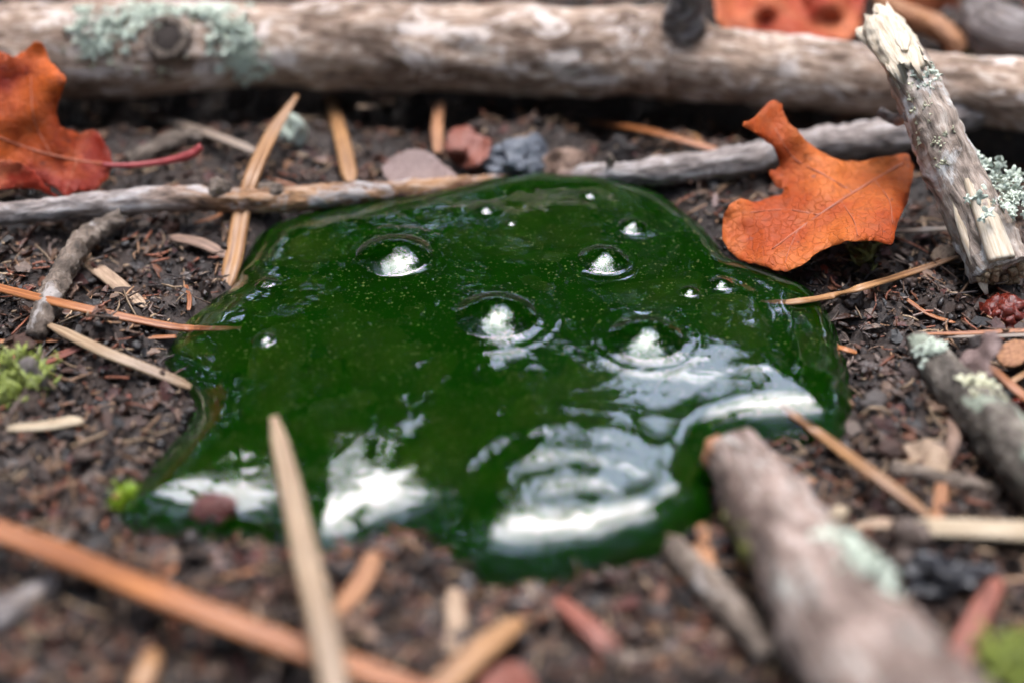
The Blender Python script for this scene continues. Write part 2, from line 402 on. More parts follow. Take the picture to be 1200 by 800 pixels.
# ------------------------------------------------------------------ slime outline, ground
SL_PX = [(133, 588), (150, 562), (176, 530), (204, 498), (222, 470), (221, 448), (204, 428), (191, 408), (192, 388), (214, 366), (240, 345), (266, 322),
         (284, 292), (298, 266), (320, 250), (360, 238), (420, 228), (480, 220), (545, 210), (600, 203), (660, 203), (710, 209), (760, 224), (806, 248), (838, 276), (862, 304),
         (905, 318), (935, 332), (962, 348), (982, 376), (990, 415), (996, 455), (994, 490), (975, 508), (930, 512), (880, 516), (848, 530), (838, 560), (836, 590),
         (806, 620), (750, 645), (680, 662), (610, 672), (560, 664), (524, 645), (492, 622), (455, 618), (425, 634), (385, 645), (340, 632), (300, 617),
         (235, 612), (180, 606), (148, 600)]
SLZ = 0.12
so = np.array([at(x, y, SLZ)[:2] for x, y in SL_PX])
SC = np.array(at(560, 415, SLZ)[:2])
_a = np.unwrap(np.arctan2(so[:, 1]-SC[1], so[:, 0]-SC[0])); _r = np.hypot(so[:, 0]-SC[0], so[:, 1]-SC[1])
_closed = catmull(np.vstack([so[-3:], so, so[:3]]), 1500)
_ca = np.arctan2(_closed[:, 1]-SC[1], _closed[:, 0]-SC[0]); _cr = np.hypot(_closed[:, 0]-SC[0], _closed[:, 1]-SC[1])
_o = np.argsort(_ca); _ca, _cr = _ca[_o], _cr[_o]
def out_r(a):
    a = (a+math.pi) % (2*math.pi)-math.pi
    return np.interp(a, np.concatenate([_ca-2*math.pi, _ca, _ca+2*math.pi]), np.concatenate([_cr]*3))
NA = 900
_th = np.linspace(-math.pi, math.pi, NA, endpoint=False)
_rr = out_r(_th); _rr = _rr*(1+0.011*fbm(xy0(np.cos(_th)*11, np.sin(_th)*11), 4, 4))
_k = np.ones(5)/5; _rr = np.convolve(np.concatenate([_rr[-2:], _rr, _rr[:2]]), _k, 'valid')
OUT = np.stack([SC[0]+_rr*np.cos(_th), SC[1]+_rr*np.sin(_th)], -1)
def edge_dist(P):
    """distance (cm) to the slime outline, positive inside"""
    P = np.asarray(P, float).reshape(-1, 2); d = np.empty(len(P))
    for i in range(0, len(P), 4000):
        q = P[i:i+4000]; d[i:i+4000] = np.sqrt(((q[:, None, :]-OUT[None, ::2, :])**2).sum(-1).min(1))
    ang = np.arctan2(P[:, 1]-SC[1], P[:, 0]-SC[0]); R = np.interp(ang, _th, _rr, period=2*math.pi)
    return np.where(np.hypot(P[:, 0]-SC[0], P[:, 1]-SC[1]) < R, d, -d)

def soil_base(x, y):
    x = np.asarray(x, float); y = np.asarray(y, float)
    return 0.19*fbm(xy0(x*0.6, y*0.6), 3, 21)
def soil_fine(x, y):
    return 0.11*fbm(xy0(x*2.3, y*2.3), 3, 31) + 0.035*fbm(xy0(x*8, y*8), 3, 41)
LOGL = np.array([at(a, b, 0.95)[:2] for a, b in ((-190, 66), (130, 58), (470, 52), (780, 64), (930, 86), (1210, 112), (1400, 135))])
def gh(x, y):
    """ground height (cm)"""
    x = np.atleast_1d(np.asarray(x, float)); y = np.atleast_1d(np.asarray(y, float))
    d = edge_dist(np.stack([x, y], -1)); inn = smooth01((d+0.35)/0.7)
    near = np.exp(-(np.maximum(np.hypot(x, y)-16, 0)/20)**2)
    h = (soil_base(x, y)+soil_fine(x, y))*near
    ly = np.interp(x, LOGL[:, 0], LOGL[:, 1]); o = y-ly
    wx = np.exp(-(np.maximum(np.abs(x)-10, 0)/4)**2)
    h = h + wx*(-0.55*np.exp(-((o+0.35)/0.55)**2)*smooth01((o+1.6)/0.9) + 0.55*smooth01((o-0.15)/0.6)*np.exp(-(np.maximum(o-2, 0)/8)**2))  # trench under the branch, with an added bank behind it to block light
    return h*(1-0.85*inn) - 0.16*inn + 0.06*(1-inn)
def gz(x, y): return float(gh(x, y)[0])

def axis(lo, hi, step, far):
    c = np.arange(lo, hi+1e-6, step); o = []; s = step
    v = 0.0
    while v < far: s *= 1.35; v += s; o.append(v)
    o = np.array(o); return np.concatenate([(lo-o)[::-1], c, hi+o])
gx, gy = axis(-11.5, 11.5, 0.055, 3000), axis(-7.5, 13.5, 0.055, 3000)
X, Y = np.meshgrid(gx, gy)
Z = gh(X.ravel(), Y.ravel())
nx, ny = len(gx), len(gy)
idx = np.arange(nx*ny).reshape(ny, nx)
GF = np.stack([idx[:-1, :-1], idx[:-1, 1:], idx[1:, 1:], idx[1:, :-1]], -1).reshape(-1, 4)
ground = mk('ground', np.stack([X.ravel(), Y.ravel(), Z], -1), GF, M['soil'])
tag(ground, 'damp dark brown forest soil under the litter', 'soil', kind='structure')

# ------------------------------------------------------------------ forest round the spot (mirrored in the slime, shades the low sky)
def forest():
    parts_V, parts_F, off = [], [], 0
    def quads(C, size, seed):
        nonlocal off
        r = np.random.default_rng(seed); n = len(C)
        a = r.normal(size=(n, 3)); a /= np.linalg.norm(a, axis=1)[:, None]
        b = np.cross(a, r.normal(size=(n, 3))); b /= np.linalg.norm(b, axis=1)[:, None]
        s = size*r.uniform(0.5, 1.2, n)
        Q = np.stack([C-a*s[:, None], C+b*s[:, None]*0.55, C+a*s[:, None], C-b*s[:, None]*0.55], 1).reshape(-1, 3)
        parts_V.append(Q); parts_F.append(np.arange(len(Q)).reshape(-1, 4)+off); off += len(Q)
    def edge(az):
        """elevation (deg) to which the tree crowns reach, by azimuth from +Y towards +X"""
        az = (az+180) % 360-180
        base = 69+4*np.sin(np.radians(az*3+40))
        gap = np.exp(-((az-15)/29.0)**4)
        low = 39.0 + 4*np.exp(-((az+16)/10.0)**2) + 4*np.exp(-((az-27)/8.0)**2)
        return base*(1-gap)+low*gap
    def band(n, az0, az1, el0, el1, d0, d1, size, seed, soft, clump):
        r = np.random.default_rng(seed)
        az = r.uniform(az0, az1, n); el = np.degrees(np.arcsin(r.uniform(math.sin(math.radians(el0)), math.sin(math.radians(el1)), n)))
        nz = fbm(np.stack([az/clump, el/clump, 0*az], -1), 4, seed, 0.62)
        keep = el < edge(az)+soft*nz
        az, el = np.radians(az[keep]), np.radians(el[keep]); d = r.uniform(d0, d1, len(az))
        quads(np.stack([np.sin(az)*np.cos(el), np.cos(az)*np.cos(el), np.sin(el)], -1)*d[:, None]*100, size, seed)
    band(60000, -48, 58, 20, 80, 5.0, 9.0, 6.5, 3, 9.5, 6.0)
    band(16000, 0, 360, 14, 88, 6.0, 10.0, 22.0, 4, 7.0, 12.0)
    band(9000, 0, 360, 0, 60, 11.0, 14.0, 60.0, 5, 2.0, 12.0)
    # thin twiggy spray over the gap, added to break up the mirrored sun
    r = np.random.default_rng(6); n = 52000
    az = r.uniform(-60, 75, n); el = np.degrees(np.arcsin(r.uniform(math.sin(math.radians(30)), 1, n)))
    az = np.where(el > 72, r.uniform(-180, 180, n), az)
    u = np.stack([np.sin(np.radians(az))*np.cos(np.radians(el)), np.cos(np.radians(az))*np.cos(np.radians(el)), np.sin(np.radians(el))], -1)
    nz = fbm(u*4.2, 4, 61, 0.7)
    k = nz > 0.14-0.12*smooth01((el-56)/12); quads(u[k]*r.uniform(6.0, 8.0, k.sum())[:, None]*100, 5.5, 62)
    V = np.vstack(parts_V); F = np.vstack(parts_F)
    fo = mk('forest', V, F, M['leafage'], smooth=False)
    tag(fo, 'dense dark green woodland standing all around', 'forest', kind='stuff')
    r = np.random.default_rng(8); ps = []
    for k in range(46):
        az = r.uniform(0, 2*math.pi); d = r.uniform(550, 1100); x, y = math.sin(az)*d, math.cos(az)*d; R = r.uniform(9, 20)
        lean = r.normal(0, 60, 2)
        ps.append(tube([(x, y, -20), (x+lean[0]*0.4, y+lean[1]*0.4, 400), (x+lean[0], y+lean[1], 1000)], [R, R*0.8, R*0.4], 14, 9, 0.02, 0.05, k))
    t = mk('trunks', *join(*ps)[:2], M['trunk'], fo)
    tag(t, kind='stuff')
forest()

# ------------------------------------------------------------------ the slime
BUB = [  # picture x, y of the foot centre, radius in px, height share
    (462, 302, 46, 0.50), (581, 372, 48, 0.55), (707, 306, 30, 0.55), (741, 266, 17, 0.6), (757, 397, 44, 0.50),
    (568, 246, 12, 0.6), (309, 399, 14, 0.6), (312, 331, 14, 0.5), (845, 333, 13, 0.5), (808, 342, 11, 0.5), (690, 228, 11, 0.5), (598, 262, 6, 0.6)]
HUMP = [(*at(a, b, 0.45)[:2], c, e) for a, b, c, e in ((905, 420, 0.55, 0.04), (262, 470, 0.6, 0.06), (640, 520, 1.3, 0.05), (700, 250, 1.0, 0.03), (420, 255, 0.6, 0.04))]
def slime_top(x, y, d):
    x = np.asarray(x, float); y = np.asarray(y, float)
    H = 0.37; an = np.arctan2(y-SC[1], x-SC[0])
    back = smooth01(0.5+0.9*np.sin(an-math.radians(20)))*0+smooth01(0.45+0.7*np.cos(an-math.radians(185)))
    R = 0.58+0.75*back
    q = np.clip(d/R, 0, 1); e = np.maximum(1-(1-q)**2.2, 0)**(0.5+0.26*back)
    h = -0.10 + (H+0.10)*e
    q2 = smooth01(d/3.2); h = h + 0.10*q2
    wv = smooth01(d/0.9)
    h = h + wv*(0.050*fbm(xy0(x*0.36+3, y*0.36), 2, 51) + 0.010*fbm(xy0(x*1.0, y*1.0), 2, 52) + 0.0040*fbm(xy0(x*3.0, y*3.0), 3, 53))
    cx, cy = at(690, 585, 0.45)[:2]; rc = np.hypot((x-cx)*0.8, y-cy)
    h = h + wv*0.0045*np.sin(rc*2*math.pi/0.42+1.2*vnoise(xy0(x*0.8, y*0.8), 57))*np.exp(-(rc/1.5)**2)
    fold = smooth01((np.cos(an-math.radians(6))-0.93)/0.05)+0.8*smooth01((np.cos(an-math.radians(196))-0.86)/0.1)
    h = h + fold*0.009*np.sin(d*2*math.pi/0.40+3.5*vnoise(xy0(x*0.7, y*0.7), 58))*np.exp(-((d-0.75)/0.5)**2)
    for hx, hy, hr, ha in HUMP: h = h + wv*ha*np.exp(-((x-hx)**2+(y-hy)**2)/hr**2)
    return h
bubs = []
for bx, by, br, hs in BUB:
    p = at(bx, by, 0.45); r = br/ppc(p)
    d = edge_dist([p[:2]]); z = float(slime_top([p[0]], [p[1]], d)[0])
    p = at(bx, by, z); d = edge_dist([p[:2]]); z = float(slime_top([p[0]], [p[1]], d)[0])
    bubs.append((p[0], p[1], z, r, hs))
def dome(q, r, hs): return 0.32*r*hs/0.52*np.maximum(1-q*q, 0)
def slime_z(x, y, d):
    h = slime_top(x, y, d)
    for cx, cy, z, r, hs in bubs:
        q = np.hypot(x-cx, y-cy)/r
        # the liquid climbs a little towards the foot of each bubble and sags under it
        h = h + np.where(q >= 1, 0.07*r*np.exp(-(q-1)/0.40)+0.012*r*np.exp(-((q-1.45)/0.13)**2), 0.07*r+dome(q, r, hs))
    return h
def slime():
    NR = 230
    t = np.linspace(0, 1, NR+1)[1:]; t = 1-(1-t)**1.35; t[-1] = 1.0
    th = _th
    x = SC[0]+np.outer(t, _rr*np.cos(th)); y = SC[1]+np.outer(t, _rr*np.sin(th))
    d = edge_dist(np.stack([x.ravel(), y.ravel()], -1)); d[-NA:] = 0
    z = slime_z(x.ravel(), y.ravel(), d)
    V = np.stack([x.ravel(), y.ravel(), z], -1)
    c = np.array([[SC[0], SC[1], float(slime_z(np.array([SC[0]]), np.array([SC[1]]), edge_dist([SC]))[0])]])
    nb = len(V); bot = V[-NA:].copy(); bot[:, 2] = -0.45
    V = np.vstack([V, c, bot, [[SC[0], SC[1], -0.45]]])
    i = np.arange(NA); k = (i+1) % NA; F = []
    for a in range(NR-1):
        F.append(np.stack([a*NA+i, (a+1)*NA+i, (a+1)*NA+k, a*NA+k], -1))
    F.append(np.stack([(NR-1)*NA+i, nb+1+i, nb+1+k, (NR-1)*NA+k], -1))
    F = np.vstack(F).tolist()
    F += [(nb, int(a), int(b)) for a, b in zip(i, k)] + [(nb+1+NA, nb+1+int(b), nb+1+int(a)) for a, b in zip(i, k)]
    s = mk('slime_puddle', V, F, M['slime'])
    tag(s, 'glossy dark green slime puddle with domed bubbles, pooled on the soil', 'slime')
    for cx, cy, z, r, hs in bubs:
        n, m = 40, 14; VV, FF = [], []
        for a in range(m):
            q = 0.985*(1-a/m)
            for b in range(n):
                g = 2*math.pi*b/n; VV.append((cx+r*q*math.cos(g), cy+r*q*math.sin(g), z+0.07*r+float(dome(q, r, hs))+0.035*r*(1-q*q)))
        VV.append((cx, cy, z+0.07*r+float(dome(0, r, hs))+0.035*r))
        for a in range(m-1):
            for b in range(n): FF.append((a*n+b, a*n+(b+1) % n, (a+1)*n+(b+1) % n, (a+1)*n+b))
        for b in range(n): FF.append(((m-1)*n+b, (m-1)*n+(b+1) % n, m*n))
        mk('bubble', VV, FF, M['film'], s)
    # specks of algae hanging just under the surface
    r = np.random.default_rng(77); C = []
    P = np.stack([r.uniform(OUT[:, 0].min(), OUT[:, 0].max(), 17000), r.uniform(OUT[:, 1].min(), OUT[:, 1].max(), 17000)], -1)
    d = edge_dist(P); kk = d > 0.25; P, d = P[kk], d[kk]
    z = slime_z(P[:, 0], P[:, 1], d)-r.uniform(0.02, 0.14, len(P))
    O = np.array([(1, 0, 0), (-1, 0, 0), (0, 1, 0), (0, -1, 0), (0, 0, 1), (0, 0, -1)], float)
    OF = np.array([(0, 2, 4), (2, 1, 4), (1, 3, 4), (3, 0, 4), (2, 0, 5), (1, 2, 5), (3, 1, 5), (0, 3, 5)])
    sz = 0.006+0.017*r.random(len(P))**3
    V = (np.stack([P[:, 0], P[:, 1], z], -1)[:, None, :]+O[None]*sz[:, None, None]*r.uniform(0.6, 1.4, (len(P), 6, 1))).reshape(-1, 3)
    F = (OF[None]+(np.arange(len(P))*6)[:, None, None]).reshape(-1, 3)
    n2 = 150; bd = np.min([np.hypot(P[:, 0]-c[0], P[:, 1]-c[1])/c[3] for c in bubs], axis=0); ii = r.choice(np.where((d > 0.9) & (bd > 2))[0], n2); IV, IF = ico(3); m = len(IV)
    s2 = 0.10+0.40*r.random(n2)**2; st = r.uniform(0.5, 1.5, (n2, 1, 3)); st[..., 2] *= 0.12
    zz = slime_z(P[ii, 0], P[ii, 1], d[ii])-0.23-s2*0.12-r.uniform(0, 0.12, n2)
    W = IV[None]*st*(1+0.5*vnoise(IV[None]*1.5+r.uniform(0, 60, (n2, 1, 3)), 8))[..., None]*s2[:, None, None]
    W = W+np.stack([P[ii, 0], P[ii, 1], zz], -1)[:, None, :]
    tag(mk('algae_clumps', W.reshape(-1, 3), (IF[None]+(np.arange(n2)*m)[:, None, None]).reshape(-1, 3), M['clump'], s), kind='stuff')
    tag(mk('algae_specks', V, F, M['speck'], s), kind='stuff')
slime()

# ------------------------------------------------------------------ fallen branches and sticks
def gp(px, py, dz=0.0):
    """a point on the soil (plus dz) under picture position px, py"""
    z = 0.0
    for _ in range(4):
        p = at(px, py, z+dz); z = gz(p[0], p[1])
    return at(px, py, z+dz)
def px_path(pts): return [at(x, y, z) for x, y, z in pts]
def px_rad(path, rs): return [r/ppc(p) for p, r in zip(path, rs)]
def surf(path, radii, t, ang, lift=1.0):
    """point and outward normal on a branch at share t, angle ang (90 = top)"""
    P = catmull(path, 200); T, A, B = frames(P); i = int(t*199); R = np.interp(t, np.linspace(0, 1, len(radii)), radii)
    a = math.radians(ang); nrm = A[i]*math.cos(a)+B[i]*math.sin(a)
    return P[i]+nrm*R*lift, nrm, T[i]
def lobes(spots, seed, size, thick=0.012):
    """leafy lichen: many small ruffled lobes; spots = [(point, normal)]"""
    r = np.random.default_rng(seed); parts = []
    for p, nrm in spots:
        nrm = np.asarray(nrm)/np.linalg.norm(nrm)
        a = np.cross(nrm, r.normal(size=3)); a /= np.linalg.norm(a); b = np.cross(nrm, a)
        s = size*r.uniform(0.55, 1.25); n = 18
        tilt = r.uniform(0.1, 0.7); ph = r.uniform(0, 6.28)
        ring = []; k = r.integers(3, 6)
        for j in range(n):
            g = 2*math.pi*j/n
            q = s*(0.72+0.30*math.cos(k*g+ph)+0.10*r.normal()*0.6)
            up = s*(tilt*math.cos(g)+0.28*math.sin(k*g+ph*2)+0.06*r.normal())
            ring.append(p+a*q*math.cos(g)+b*q*math.sin(g)+nrm*(up+0.25*s))
        ring = np.array(ring); mid = (ring*0.45+p*0.55)+nrm*s*0.12*r.normal(size=(n, 1))
        c = p[None]+nrm*s*0.05
        V = np.vstack([ring, mid, c]); lo = V-nrm*thick
        F = []
        for j in range(n):
            m = (j+1) % n; o = 2*n+1
            F += [(j, m, n+m, n+j), (n+j, n+m, 2*n), (o+m, o+j, o+n+j, o+n+m), (o+n+m, o+n+j, o+2*n), (m, j, o+j, o+m)]
        VV = np.vstack([V, lo]); parts.append((VV, F, VV))
    return join(*parts)
def spread(path, radii, t0, t1, a0, a1, n, seed, lift=1.02, jit=0.0):
    r = np.random.default_rng(seed); o = []
    for _ in range(n):
        p, nn, T = surf(path, radii, r.uniform(t0, t1), r.normal((a0+a1)/2, abs(a1-a0)/3.2), lift)
        o.append((p+r.normal(size=3)*jit, nn))
    return o

# the thick fallen branch along the back
lp = px_path([(-190, 66, 1.05), (-20, 60, 1.05), (130, 58, 1.05), (300, 54, 1.02), (470, 52, 1.00), (640, 58, 0.98), (780, 64, 0.96), (830, 74, 0.94), (930, 86, 0.90), (1080, 99, 0.88), (1210, 112, 0.88), (1400, 135, 0.90)])
lr = px_rad(lp, [50, 52, 57, 50, 50, 52, 56, 46, 42, 38, 40, 40])
root = empty('fallen_branch', (lp[4][0], lp[4][1], 0.1))
tag(root, 'thick weathered fallen branch with peeling pale bark lying behind the slime', 'branch')
V, F, G = tube(lp, lr, 260, 56, 0.035, 0.10, 4, 0.05)
mk('bark', V, F, M['bark_log'], root, G)
p, nn, T = surf(lp, lr, 0.592, 105, 0.7)
V, F, G = tube([p-nn*0.1, p+nn*0.35+np.array([-0.05, 0, 0]), p+nn*0.75+np.array([0.05, 0, 0.1]), p+nn*1.2+np.array([-0.1, 0.1, 0.3])], [0.34, 0.27, 0.2, 0.17], 40, 24, 0.15, 0.25, 8)
mk('side_stub', V, F, M['bark_grey'], root, G)
p, nn, T = surf(lp, lr, 0.222, 142, 1.0)
# knot: a raised ring with a dark hollow
def ring_knot(c, nrm, tng, r, seed, parent):
    b = np.cross(nrm, tng); n, m = 40, 12; VV, FF, GG = [], [], []
    for i in range(n):
        g = 2*math.pi*i/n; o = tng*math.cos(g)+b*math.sin(g)
        for j in range(m):
            h = 2*math.pi*j/m; w = 0.30*r*(1+0.35*float(vnoise(np.array([i*0.4, j*0.3, seed]), seed)))
            VV.append(c+o*(r+w*math.cos(h))*np.array([1, 1, 1])+nrm*w*0.6*math.sin(h)); GG.append((i*0.06*r*10, j*0.05, seed))
    for i in range(n):
        for j in range(m): FF.append((i*m+j, ((i+1) % n)*m+j, ((i+1) % n)*m+(j+1) % m, i*m+(j+1) % m))
    k = mk('knot', VV, FF, M['bark_rough'], parent, GG)
    vv, ff, gg = lump(c-nrm*r*0.05, r*0.85, 3, 0.25, 1.5, seed, (1, 1, 1)); vv = c+(vv-c)-np.outer((vv-c)@nrm, nrm)*0.8
    mk('hollow', vv, ff, M['knot_hole'], k, gg) if False else mk('knot_hollow', vv, ff, M['knot_hole'], parent, gg)
p = np.array(p); ring_knot(p-nn*0.02, nn, T, 0.27, 3, root)
sp = spread(lp, lr, 0.165, 0.205, 100, 150, 80, 1, 1.0) + spread(lp, lr, 0.20, 0.26, 95, 118, 95, 2, 1.0) + spread(lp, lr, 0.248, 0.275, 105, 160, 80, 3, 1.0) + spread(lp, lr, 0.262, 0.285, 150, 195, 55, 6, 1.0) + spread(lp, lr, 0.17, 0.19, 140, 165, 14, 7, 1.0)
V, F, G = lobes(sp, 5, 0.095); mk('lichen', V, F, M['lichen'], root, G)
V, F, G = lobes(spread(lp, lr, 0.15, 0.29, 120, 190, 70, 9, 0.99), 6, 0.055); mk('lichen', V, F, M['lichen_yellow'], root, G)

# the long thin twig that runs behind the slime
tp = px_path([(-140, 262, 0.42), (0, 251, 0.40), (110, 240, 0.40), (215, 233, 0.40), (300, 236, 0.34), (400, 229, 0.30), (520, 222, 0.20), (570, 218, 0.06), (630, 213, -0.06), (690, 206, 0.14), (740, 203, 0.34), (850, 192, 0.42), (950, 172, 0.50), (1050, 157, 0.52), (1130, 132, 0.62), (1260, 92, 0.8)])
tr = px_rad(tp, [14, 13, 14, 16, 15, 15, 13, 12, 12, 13, 15, 18, 20, 21, 21, 22])
root = empty('long_twig', (tp[5][0], tp[5][1], 0.1))
tag(root, 'long thin grey and orange twig dipping into the slime along its back edge', 'twig')
V, F, G = tube(tp, tr, 330, 26, 0.10, 0.12, 14, 0.08)
mk('bark', V, F, M['bark_twig'], root, G)
p, nn, T = surf(tp, tr, 0.232, 75, 0.6)
V, F, G = lump(p, 0.16, 3, 0.45, 1.6, 4, (1, 0.9, 1.15)); mk('bud_knot', V, F, M['bark_rough'], root, G)
p, nn, T = surf(tp, tr, 0.285, 60, 0.5)
V, F, G = lump(p, 0.17, 3, 0.4, 1.6, 7, (1.5, 0.9, 0.8)); mk('bud_knot', V, F, M['bark_rough'], root, G)
p, nn, T = surf(tp, tr, 0.645, 100, 0.7)
V, F, G = tube([p, p+nn*0.12+T*0.05, p+nn*0.22+T*0.05], [0.07, 0.06, 0.04], 12, 12, 0.1, 0.2, 3); mk('twig_spur', V, F, M['bark_rough'], root, G)

# the broken stick leaning over the branch
kp = px_path([(1056, 58, 2.4), (1075, 105, 2.1), (1098, 155, 1.68), (1122, 210, 1.24), (1150, 268, 0.78), (1172, 318, 0.42)])
kr = px_rad(kp, [22, 28, 31, 32, 34, 34])
root = empty('broken_stick', (kp[5][0], kp[5][1], 0.05))
tag(root, 'broken stick with pale splintered tip leaning across the thick fallen branch', 'stick')
V, F, G = tube(kp, kr, 150, 44, 0.05, 0.09, 24, 0.09)
mk('bark', V, F, M['bark_stick'], root, G)
d0 = (kp[0]-kp[1]); d0 = d0/np.linalg.norm(d0); sd = np.cross(d0, [0, 0, 1.0]); sd /= np.linalg.norm(sd); upv = np.cross(sd, d0)
if upv[2] < 0: upv = -upv
def splinter(base, tip, w0, w1, seed, th=0.5):
    return blade([base, (np.asarray(base)+np.asarray(tip))/2+upv*0.02, tip], [w0, (w0*0.9+w1*0.1), w1], th, 24, 0.15, 0.4, 0.35, 0.25, 0.3, seed)
b0 = kp[0]-d0*0.25
tp_ = [at(1066, 84, 2.36), at(1052, 56, 2.5), at(1040, 34, 2.6), at(1034, 22, 2.66)]
V, F, G = tube(tp_, px_rad(tp_, [24, 27, 24, 20]), 40, 30, 0.10, 0.10, 71, 0.16, 0.6, 1.6)
st_ = mk('splintered_tip', V, F, M['wood_pale'], root, G)
for k, (bb, tt, w0, w1) in enumerate([(at(1046, 74, 2.3), at(1007, 34, 2.5), 0.30, 0.30), (at(1048, 50, 2.6), at(1028, 6, 2.78), 0.28, 0.20), (at(1060, 60, 2.6), at(1050, 22, 2.7), 0.26, 0.14), (at(1052, 66, 2.4), at(1016, 24, 2.55), 0.22, 0.12)]):
    V, F, G = blade([bb, (bb+tt)/2+upv*0.02, tt], [w0, (w0+w1)/2, w1], 0.5, 24, 0.2, 0.3, 0.15, 0.4, 0.5, k+60); mk('splinter', V, F, M['wood_pale'], st_, G)
# bare strip of wood along the lower flank and the crumbly lower end
q = [surf(kp, kr, t, 130, 0.86)[0] for t in (0.60, 0.75, 0.9, 1.0)]
fl = [blade([surf(kp, kr, 0.52, 100, 0.82)[0], surf(kp, kr, 0.8, 108, 0.86)[0], surf(kp, kr, 0.985, 112, 0.9)[0]], [0.15, 0.36, 0.40], 0.5, 30, 0.1, 0.3, 0.02, 0.2, 1, 5),
      blade([surf(kp, kr, 0.66, 160, 0.9)[0], surf(kp, kr, 0.85, 165, 0.92)[0], at(1156, 345, 0.2)], [0.10, 0.18, 0.12], 0.6, 30, 0.1, 0.3, 0.1, 0.2, 0.5, 6)]
V, F, G = join(*fl); mk('bare_wood', V, F, M['wood_pale'], root, G)
fe = kp[-1]; parts = []
r = np.random.default_rng(4)
for k in range(46):
    a = r.uniform(0, 6.28); q = math.sqrt(r.uniform(0, 1))*kr[-1]*0.88
    b = fe + sd*q*math.cos(a)+upv*q*math.sin(a)
    parts.append(lump(b-d0*r.uniform(-0.05, 0.09), r.uniform(0.03, 0.075), 2, 0.5, 1.6, k, (1, 1, 1)))
V, F, G = join(*parts); mk('crumbly_end', V, F, M['wood_rot'], root, G)
p, nn, T = surf(kp, kr, 0.30, 190, 0.8)
V, F, G = tube([p, at(1048, 140, 1.42), at(1030, 130, 1.46)], [0.09, 0.08, 0.06], 20, 14, 0.1, 0.15, 6); mk('twig_spur', V, F, M['bark_twig'], root, G)
sp = []
r = np.random.default_rng(15)
for k in range(95):
    x, y = 1166+r.normal()*21, 215+r.normal()*16
    if k < 12: x, y = 1141+r.normal()*7, 188+r.normal()*6
    if k > 80: x, y = 1190+r.normal()*9, 240+r.normal()*8
    c = at(x, y, 1.25-(x-1140)*0.003+r.uniform(-0.08, 0.12)); sp.append((c, np.array([r.normal()*0.5, -0.75+r.normal()*0.4, 0.8])))
V, F, G = lobes(sp, 17, 0.085); mk('lichen', V, F, M['lichen'], root, G)
V, F, G = lobes(spread(kp, kr, 0.10, 0.24, 130, 60, 34, 19, 0.98), 18, 0.07); mk('lichen', V, F, M['lichen'], root, G)
V, F, G = lobes(spread(kp, kr, 0.2, 0.6, 175, 110, 34, 20, 0.97), 21, 0.05); mk('lichen', V, F, M['lichen_yellow'], root, G)

# the near stick
np_ = px_path([(862, 532, 0.42), (900, 590, 0.55), (945, 660, 0.75), (1000, 745, 1.0), (1075, 850, 1.3), (1180, 1000, 1.7)])
nr = px_rad(np_, [35, 48, 60, 70, 84, 105])
root = empty('near_stick', (np_[1][0], np_[1][1], 0.05))
tag(root, 'thick pinkish grey stick with orange broken end pointing at the slime', 'stick')
V, F, G = tube(np_, nr, 150, 44, 0.05, 0.10, 34, 0.08)
mk('bark', V, F, M['bark_near'], root, G)
parts = [lump(np_[0]+np.array([r.normal()*0.12, r.normal()*0.08, r.normal()*0.10]), r.uniform(0.10, 0.2), 2, 0.5, 1.5, k, (1, 1.5, 0.8)) for k in range(16)]
V, F, G = join(*parts); mk('broken_end', V, F, M['flake_orange'], root, G)
V, F, G = lobes(spread(np_, nr, 0.44, 0.56, 75, 10, 60, 23, 0.99), 24, 0.12); mk('lichen', V, F, M['lichen'], root, G)
V, F, G = lobes(spread(np_, nr, 0.2, 0.36, 170, 200, 30, 25, 0.98), 26, 0.09); mk('lichen', V, F, M['moss_olive'], root, G)

# lichen-stained twig at the side
rp = px_path([(1074, 398, 0.36), (1100, 428, 0.36), (1140, 470, 0.36), (1185, 522, 0.4), (1260, 600, 0.5), (1330, 680, 0.6)])
rr_ = px_rad(rp, [15, 24, 29, 35, 40, 44])
root = empty('lichened_twig', (rp[1][0], rp[1][1], 0.05))
tag(root, 'grey twig blotched with pale lichen, blunt end resting on wet soil', 'twig')
V, F, G = tube(rp, rr_, 110, 34, 0.10, 0.14, 44, 0.06); mk('bark', V, F, M['bark_lichened'], root, G)
V, F, G = lobes(spread(rp, rr_, 0.12, 0.21, 150, 80, 48, 31, 0.99), 32, 0.055); mk('lichen', V, F, M['lichen'], root, G)
V, F, G = lobes(spread(rp, rr_, 0.36, 0.5, 110, 40, 48, 33, 0.98), 34, 0.07); mk('lichen', V, F, M['lichen_yellow'], root, G)

# small sticks
def twig(name, pts, rs, mat, label, seed, cat='twig', rough=0.12, seg=22, group=None):
    P = [gp(x, y, dz) for x, y, dz in pts]; V, F, G = tube(P, px_rad(P, rs), 80, seg, rough, 0.2, seed, 0.08)
    return tag(mk(name, V, F, mat, None, G), label, cat, group)
twig('knobbly_twig', [(140, 254, 0.32), (104, 276, 0.30), (84, 302, 0.26), (66, 334, 0.22), (54, 362, 0.20), (42, 394, 0.16)], [12, 13, 13, 15, 14, 12], M['bark_rough'], 'short knobbly brown twig lying across the orange needles', 51, rough=0.2)
twig('rotten_twig', [(790, 640, 0.1), (840, 695, 0.12), (905, 770, 0.15)], [15, 19, 18], M['bark_rough'], 'blurred grey rotten twig beside the thick pinkish stick', 52)
twig('grey_twig', [(-60, 745, 0.12), (0, 720, 0.14), (64, 684, 0.1)], [20, 22, 16], M['bark_grey'], 'short grey twig piece under the long orange needle', 53)
twig('dark_twig', [(1046, 548, 0.05), (1100, 560, 0.07), (1170, 576, 0.06)], [9, 10, 8], M['bark_rough'], 'thin dark twig crossing the tan leaf scrap', 54)
